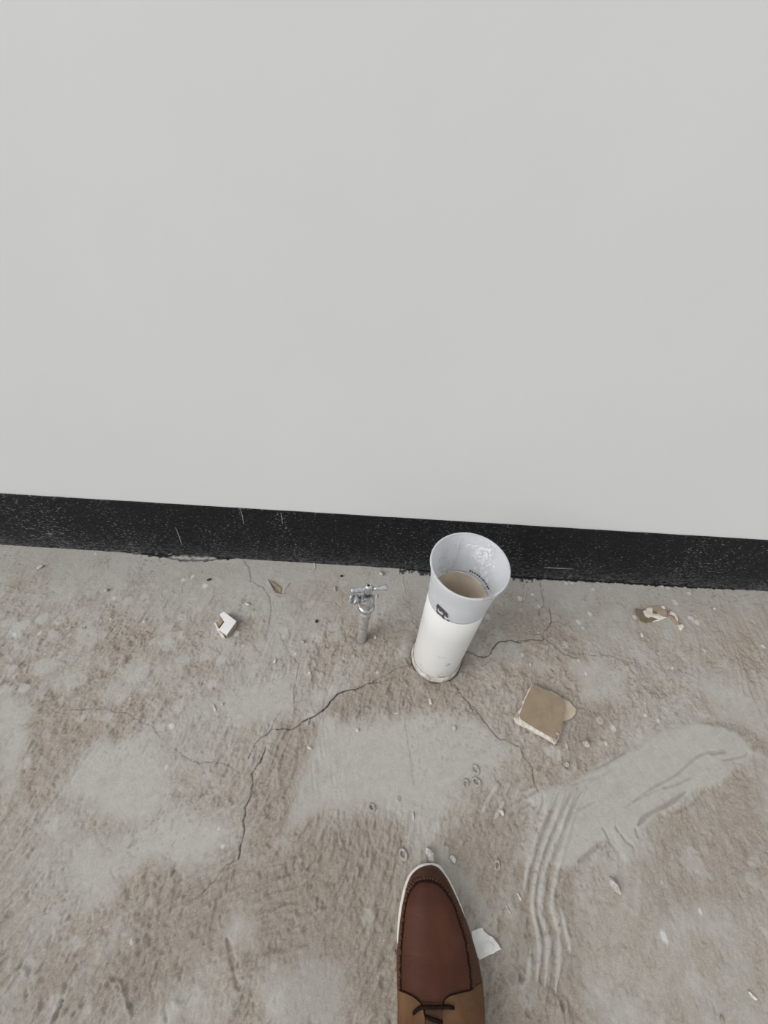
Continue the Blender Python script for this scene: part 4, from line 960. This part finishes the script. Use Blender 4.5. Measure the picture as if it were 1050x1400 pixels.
gx0, gx1 = P(705, 980)[0], P(775, 970)[0]
def tz(h): return lambda x, y: zb + h + 0.0068 * np.clip((x - gx0) / (gx1 - gx0), 0, 1)
slab('face', top, tz(0.0090), tz(0.0100), M_face, tl, org=tl.location)
bis_px = [(727.5, 934.5), (750, 945), (769, 955.5), (771, 966), (769, 986), (766.5, 1003), (759, 1018.5), (754, 1014), (738, 1005), (721, 995.5), (705.5, 987), (703, 980), (708, 976), (717, 955)]
bis = XY(bis_px, 0.008)
slab('biscuit', ragged(bis, 0.006, 0.0007, 9), tz(0.0002), tz(0.0088), M_biscuit, tl, org=tl.location, ins=0.02, bev=0.0012)
# chips on its broken rim
for k_, (a, b_, sz) in enumerate(((707, 979, 0.006), (758, 1012, 0.006), (762, 1003, 0.0045))):
    w_ = P(a, b_, 0.014); bm = bmesh.new(); bmesh.ops.create_icosphere(bm, subdivisions=1, radius=sz)
    rr = random.Random(k_)
    for v_ in bm.verts: v_.co = Vector((v_.co.x * rr.uniform(0.6, 1.2), v_.co.y * rr.uniform(0.6, 1.2), v_.co.z * rr.uniform(0.3, 0.6)))
    me = bpy.data.meshes.new('chip'); bm.to_mesh(me); bm.free(); me.materials.append(M_clay); o = bpy.data.objects.new('chip', me); COL.objects.link(o); o.parent = tl
    o.location = (w_[0] - tl.location[0], w_[1] - tl.location[1], 0.0085 + 0.0055 * (k_ > 0))

# white glazed corner piece, upper left
g0 = P(309, 856); zb2 = fz(*g0[:2])
cp = empty('white_corner_piece', (g0[0], g0[1], zb2))
tag(cp, 'white angle-shaped chip with a brown broken edge, lying beside the pale round splash', 'chip')
ap = XY([(306, 836), (323.3, 849), (310, 868), (298.6, 860.7), (306.7, 850), (300, 839.6)], 0.016)
slab('glaze', ap, zb2 + 0.0135, zb2 + 0.0150, M_glaze, cp, org=cp.location, bev=0.0005)
bp = XY([(306, 837.5), (322.8, 851), (310, 869.5), (300, 863.5), (307.5, 852), (301, 841.5)], 0.012)
slab('clay_body', ragged(bp, 0.006, 0.0004, 2), zb2 - 0.0005, zb2 + 0.0135, M_clay, cp, org=cp.location)
bp = XY([(294, 849), (302, 846), (305, 850), (299, 859), (293, 855)], 0.004)
slab('clay_stub', ragged(bp, 0.005, 0.0006, 5), zb2 - 0.0005, zb2 + 0.0055, M_clay, cp, org=cp.location)
bp = XY([(292.5, 852), (295, 851.5), (299.5, 859.5), (304, 867), (307, 871), (302.5, 871), (297, 862)], 0.008)
slab('glaze_rim', ragged(bp, 0.004, 0.0004, 6), zb2 - 0.0003, zb2 + 0.0085, M_plaster, cp, org=cp.location)

# white shard beside the shoe
g0 = P(668, 1291); zb2 = fz(*g0[:2])
pts = XY([(645, 1274), (660, 1268.5), (662.5, 1273.5), (674, 1281.5), (681, 1290), (686, 1298.5), (670, 1306), (656, 1313), (648, 1300)], 0.006)
ws = slab('white_shard', ragged(pts, 0.006, 0.0005, 4), zb2 - 0.0005, zb2 + 0.0055, M_plaster, org=(g0[0], g0[1], 0), bev=0.0007); ws.location = (g0[0], g0[1], 0)
tag(ws, 'flat white plaster shard on the floor against the right side of the shoe', 'shard')
mb = MB(); cr_ = [P(a, b_, zb2 + 0.0056) - np.array([g0[0], g0[1], 0]) for a, b_ in ((664, 1279), (669, 1283), (667.5, 1287), (673, 1291), (676, 1296), (672, 1301))]
mb.add(*tube(smooth_path(cr_, 16), [0.0004] + [0.0010] * 14 + [0.0004], 6)); mb.build('ridge', M_plaster, ws, True)

# torn paper scraps on the right
g0 = P(891, 840); zb2 = fz(*g0[:2])
pp = empty('torn_paper', (g0[0], g0[1], zb2))
tag(pp, 'torn brown paper scrap with a pale ripped layer, near the wall on the right', 'paper')
c5 = lambda pts: [(840 + a * 0.1524, 800 + b_ * 0.1524) for a, b_ in pts]
ZC = zb2
cx0, cy0 = g0[0], g0[1]
def curl(h):                        # the scrap is warped: corners lift off the floor
    return lambda x, y: ZC + h + 0.0035 + 3.0 * (x - cx0) ** 2 + 0.05 * (y - cy0)
slab('brown_sheet', ragged(XY(c5([(195, 210), (258, 222), (340, 190), (430, 184), (470, 235), (480, 280), (360, 322), (290, 332), (245, 315), (230, 285), (205, 262)]), 0.006), 0.006, 0.0005, 7), curl(-0.0042), curl(-0.0006), M_kraft, pp, org=pp.location)
slab('ripped_layer', ragged(XY(c5([(262, 228), (335, 192), (380, 235), (430, 268), (480, 283), (420, 308), (358, 322), (330, 300), (285, 275)]), 0.008), 0.005, 0.0007, 8), curl(-0.0006), curl(0.0004), M_torn, pp, org=pp.location)
slab('grey_layer', ragged(XY(c5([(338, 190), (380, 182), (430, 184), (468, 235), (475, 270), (440, 273), (395, 258), (360, 222)]), 0.008), 0.005, 0.0005, 10), curl(-0.0006), curl(0.0007), M_kraft2, pp, org=pp.location)
slab('ripped_corner', ragged(XY(c5([(418, 190), (445, 185), (458, 212), (440, 208)]), 0.009), 0.004, 0.0004, 12), curl(0.0006), curl(0.0013), M_torn, pp, org=pp.location)
g0 = P(924, 846); zb2 = fz(*g0[:2]); ZC = zb2; cx0, cy0 = g0[0], g0[1]
p2 = empty('paper_strip', (g0[0], g0[1], zb2))
tag(p2, 'narrow crumpled brown paper strip with a pale knob end, right of the torn scrap', 'paper')
slab('strip', ragged(XY(c5([(468, 205), (505, 205), (545, 235), (575, 275), (590, 310), (610, 350), (585, 365), (555, 340), (520, 310), (490, 275)]), 0.004), 0.004, 0.0009, 11), lambda x, y: zb2 - 0.001, lambda x, y: zb2 + 0.0045 + 0.004 * math.sin(x * 500 + y * 330), M_kraft2, p2, org=p2.location, ins=0.25)
slab('ripped_ridge', ragged(XY(c5([(500, 215), (540, 240), (572, 280), (585, 320), (560, 310), (530, 265), (505, 245)]), 0.008), 0.004, 0.0007, 13), lambda x, y: zb2 + 0.002, lambda x, y: zb2 + 0.0085, M_torn, p2, org=p2.location, ins=0.4)
slab('pale_end', ragged(XY(c5([(575, 350), (615, 345), (635, 375), (610, 402), (585, 385)]), 0.005), 0.004, 0.0005, 14), lambda x, y: zb2 - 0.0005, lambda x, y: zb2 + 0.0065, M_torn, p2, org=p2.location, ins=0.3)

# dry leaf
g0 = P(377, 803); zb2 = fz(*g0[:2])
tipa, tipb = P(366, 792)[:2], P(384, 812)[:2]
V = []; F = []; d_ = (tipb - tipa); nrm = np.array([-d_[1], d_[0]]) / np.hypot(*d_)
for i in range(11):
    t = i / 10; wd = 0.0085 * (min(t / 0.78, 1.0) * (1.0 if t < 0.78 else max(0.0, 1 - ((t - 0.78) / 0.22) ** 1.5)) + 0.02); c_ = tipa + d_ * t
    for q, h in ((-1, 0.0045), (-0.5, 0.0018), (0, 0.0006), (0.5, 0.0024), (1, 0.0055)):
        p_ = c_ + nrm * wd * q; V.append((p_[0] - g0[0], p_[1] - g0[1], 0.0006 + h * math.sin(math.pi * t) * 0.8))
for i in range(10):
    for j in range(4): F.append((i * 5 + j, i * 5 + j + 1, i * 5 + j + 6, i * 5 + j + 5))
lf = empty('dry_leaf', (g0[0], g0[1], zb2 + 0.0003)); tag(lf, 'small dry pointed brown leaf folded along its rib, near the black skirting', 'leaf')
o = mesh_obj('blade', V, F, M_leaf, lf, False); md = o.modifiers.new('t', 'SOLIDIFY'); md.thickness = 0.0004
mb = MB(); st = [(tipb[0] - g0[0], tipb[1] - g0[1], 0.0012), (P(388, 812)[0] - g0[0], P(388, 812)[1] - g0[1], 0.0012), (P(391, 805)[0] - g0[0], P(391, 805)[1] - g0[1], 0.0025), (P(397, 797)[0] - g0[0], P(397, 797)[1] - g0[1], 0.001)]
mb.add(*tube(smooth_path(st, 10), 0.0005, 5)); mb.build('stalk', M_leaf, lf)

# crumbs, chips, slivers, hollow droplets
def crumb(name, px, py, wpx, hpx, ang, mat, label, cat, group=None, flat=0.6, seed=0, sub=2):
    s = 1 / (640.0 if py < 900 else (720.0 if py < 1050 else 850.0))
    c_ = P(px, py)[:2]; rr = random.Random(seed * 7 + 3)
    bm = bmesh.new(); bmesh.ops.create_icosphere(bm, subdivisions=sub, radius=1.0)
    a, b_ = wpx * s / 2, hpx * s / 2 * 1.12; hh = min(a, b_) * flat * 1.3
    k_ = [Vector((rr.gauss(0, 1), rr.gauss(0, 1), rr.gauss(0, 1))).normalized() for _ in range(7)]; dd = [rr.uniform(0.55, 0.95) for _ in k_]
    for v_ in bm.verts:
        p_ = v_.co.copy()
        for n_, d2 in zip(k_, dd):
            e = p_.dot(n_) - d2
            if e > 0: p_ -= n_ * e * 0.9
        p_ *= rr.uniform(0.80, 1.14)
        v_.co = Vector((p_.x * a, p_.y * b_, p_.z * hh))
    me = bpy.data.meshes.new(name); bm.to_mesh(me); bm.free(); me.materials.append(mat)
    o = bpy.data.objects.new(name, me); COL.objects.link(o)
    o.location = (c_[0], c_[1], fz(*c_) + hh * 0.62); o.rotation_euler = (0, 0, math.radians(ang))
    return tag(o, label, cat, group)
CR_ = [
 ('cement_crumb', 588, 1168, 12, 18, 20, M_crumb, 'knobbly cement crumb just ahead of the shoe toe', 'crumb'),
 ('cement_crumb', 619, 1175, 9, 9, 0, M_crumb_w, 'small pale crumb right of the crumb ahead of the shoe toe', 'crumb'),
 ('cement_crumb', 839, 1211, 10, 17, 28, M_crumb, 'angular grey stone chip below the trowel smear', 'stone'),
 ('cement_crumb', 800, 1018, 10, 9, 0, M_crumb, 'angular grey crumb between the broken tile and the smear', 'crumb'),
 ('cement_crumb', 686, 1110, 6, 9, 15, M_crumb_w, 'pale crumb left of the curved trowel ridges', 'crumb'),
 ('cement_chip', 338, 826, 9, 5.5, -10, M_crumb_w, 'pale wedge chip right of the white angle-shaped chip', 'chip'),
 ('cement_crumb', 423.5, 920, 6, 6, 0, M_crumb_w, 'small pale crumb above the main crack, left of the pipe', 'crumb'),
 ('cement_crumb', 414, 878, 6, 5, 0, M_crumb, 'dull tan crumb midway between tap and white chip', 'crumb'),
 ('sliver', 376, 904, 4, 9, -12, M_crumb_w, 'upright pale sliver left of the thin vertical crack', 'sliver'),
 ('pebble', 433, 850, 5, 5, 0, M_seed, 'tiny black pebble left of the tap riser', 'pebble'),
 ('seed', 467, 788, 5.5, 4, 0, M_seed, 'tiny dark seed upper left of the tap handle', 'seed'),
 ('seed', 286, 793, 9, 4, 18, M_seed, 'black oblong seed above a round white splash by the skirting', 'seed'),
 ('plaster_bead', 489, 998, 5.5, 5.5, 0, M_crumb_w, 'tiny white plaster bead on the smooth patch', 'bead'),
 ('plaster_bead', 588, 960, 6, 8, 10, M_crumb_w, 'white plaster bead directly below the foot of the pipe', 'bead'),
 ('sliver', 542.5, 975, 6, 2.6, 25, M_crumb_w, 'tiny white sliver left below the pipe', 'sliver'),
 ('sliver', 293.5, 968, 3.4, 11, 32, M_crumb_w, 'white sliver lying alone left of the main crack', 'sliver'),
 ('crumb', 304, 963, 3, 3, 0, M_crumb_w, 'tiny white crumb right beside the lone white sliver', 'crumb'),
 ('sliver', 423, 1022, 9, 3.6, -18, M_crumb_w, 'white sliver at the left edge of the smooth patch', 'sliver'),
 ('cement_crumb', 421, 988, 4, 10, -10, M_crumb, 'grey crumb lodged against the wide part of the main crack', 'crumb'),
 ('cement_crumb', 620.5, 996, 7, 7, 0, M_crumb, 'grey crumb right of the smooth patch, below the pipe', 'crumb'),
 ('plaster_blob', 56, 776, 6, 9, -28, M_crumb_w, 'white plaster blob with a thin tail, far left by the skirting', 'blob'),
 ('cement_crumb', 146, 808, 8, 6, 0, M_crumb, 'spiky little crumb with a white top, left near the skirting', 'crumb'),
 ('plaster_bead', 146, 807, 4, 4, 0, M_crumb_w, None, None),
 ('cement_chip', 521, 785, 9, 8, 20, M_crumb_w, 'pale chip by the skirting, above the right handle bar of the tap', 'chip'),
 ('cement_chip', 458, 806, 5, 10, 10, M_crumb, 'thin upright chip left of the tap outlet', 'chip'),
 ('shaving', 515, 816, 3, 7, -12, M_crumb_w, 'curved pale shaving just right of the tap body', 'shaving'),
 ('sliver', 695, 1244, 3, 11, 32, M_crumb, 'thin sliver left of the trowel ridges, above the white shard', 'sliver'),
 ('sliver', 709.5, 1226, 3, 9, 30, M_crumb_w, 'small pale sliver touching the outermost trowel ridge', 'sliver'),
 ('cement_chip', 1028, 1361, 4, 12, 48, M_crumb_w, 'pale chip at the lower right corner', 'chip'),
 ('crumb', 986, 1393, 5, 6, 20, M_kraft2, 'tiny orange-brown crumb at the bottom right edge', 'crumb'),
 ('cement_crumb', 725, 908, 4, 9, 0, M_crumb, 'upright grey crumb above the tan tile', 'crumb'),
 ('cement_crumb', 877, 869, 4, 8, 0, M_crumb_w, 'small pale crumb below the torn paper scrap', 'crumb'),
 ('cement_crumb', 976, 832, 5, 4, 0, M_crumb_w, 'tiny crumb right of the torn paper, near the skirting', 'crumb'),
 ('cement_crumb', 774, 1046, 7, 7, 0, M_crumb, 'grey crumb below the broken tile', 'crumb'),
 ('cement_crumb', 513, 872, 5, 6, 0, M_crumb_w, 'pale crumb right of the foot of the tap', 'crumb'),
 ('cement_crumb', 484, 897, 4, 6, 0, M_crumb, 'tan crumb just below the foot of the tap', 'crumb'),
 ('cement_crumb', 565, 1116, 4, 10, 10, M_crumb, 'slim crumb below the hollow droplet on the smooth patch edge', 'crumb'),
]
for k_, (nm, px, py, wp, hp, an, mt, lb_, ct) in enumerate(CR_):
    if lb_ is None: continue
    crumb(nm, px, py, wp, hp, an, mt, lb_, ct, seed=k_, flat=0.8 if 'crumb' in nm or 'chip' in nm else 0.7)
def droplet(px, py, r_px, ang, sq, label, seed):
    s = r_px / 820.0; c_ = P(px, py)[:2]; V = []; F = []; n_, m_ = 20, 8; rr = np.random.RandomState(seed); ph = rr.rand() * 6
    for i in range(n_):
        a = 2 * math.pi * i / n_; k2 = 1 + 0.12 * math.sin(2 * a + ph) + 0.05 * rr.rand(); th = 0.42 + 0.10 * math.sin(a + ph)
        for j in range(m_):
            b2 = 2 * math.pi * j / m_; r_ = s * (k2 * 0.78 + th * math.cos(b2) * 0.75)
            V.append((r_ * math.cos(a), r_ * math.sin(a) * sq, s * (0.12 + 0.38 * math.sin(b2) * (1 + 0.3 * math.sin(a + ph)))))
    for i in range(n_):
        for j in range(m_): F.append((i * m_ + j, ((i + 1) % n_) * m_ + j, ((i + 1) % n_) * m_ + (j + 1) % m_, i * m_ + (j + 1) % m_))
    o = mesh_obj('hollow_droplet', V, F, M_drop, None, True, (c_[0], c_[1], fz(*c_) + 0.0002)); o.rotation_euler = (0, 0, math.radians(ang))
    tag(o, label, 'droplet', 'hollow cement droplets on the floor')
for k_, (px, py, r, a, q, lb_) in enumerate([
    (508.5, 1104, 5.2, 0, 1.0, 'hollow cement droplet at the lower edge of the smooth patch'), (551, 1168, 5, 20, 1.5, 'oval hollow cement droplet upper left of the shoe toe'),
    (650, 1052, 5.5, 10, 1.35, 'topmost of three hollow cement droplets left of the trowel smear'), (651, 1069, 5.5, 40, 1.3, 'lower right of three hollow cement droplets left of the trowel smear'),
    (636.5, 1071.5, 5, 0, 1.1, 'lower left of three hollow cement droplets left of the trowel smear'), (115, 859, 3.2, 0, 1.0, 'tiny hollow droplet among the pale round patches on the left'), (680, 1183, 4.5, 0, 1.2, 'hollow cement droplet right of the shoe toe')]):
    droplet(px, py, r, a, q, lb_, k_)
for nm, pts, r, lb_ in (('strand', [(551, 789), (550, 797), (553, 805), (553, 813)], 0.0008, 'thin curved pale strand between the tap and the pipe'),
                        ('strand', [(425, 769), (430, 771), (431, 777), (427, 781), (421, 781)], 0.0008, 'curled pale strand by the skirting, left of the tap'),
                        ('strand', [(43, 781), (49, 781), (54, 777)], 0.0007, 'short thread trailing from the white blob at far left'),
                        ('strand', [(719, 810), (717, 817), (716, 821)], 0.0011, 'short pale strand right of the pipe beside a white splash')):
    g0 = P(*pts[0]); zb2 = fz(*g0[:2]); mb = MB()
    mb.add(*tube(smooth_path([np.array([*(P(a, b_)[:2] - g0[:2]), r + 0.0004]) for a, b_ in pts], 16), r, 6))
    o = mb.build(nm, M_crumb_w, None, True, (g0[0], g0[1], zb2)); tag(o, lb_, 'strand')
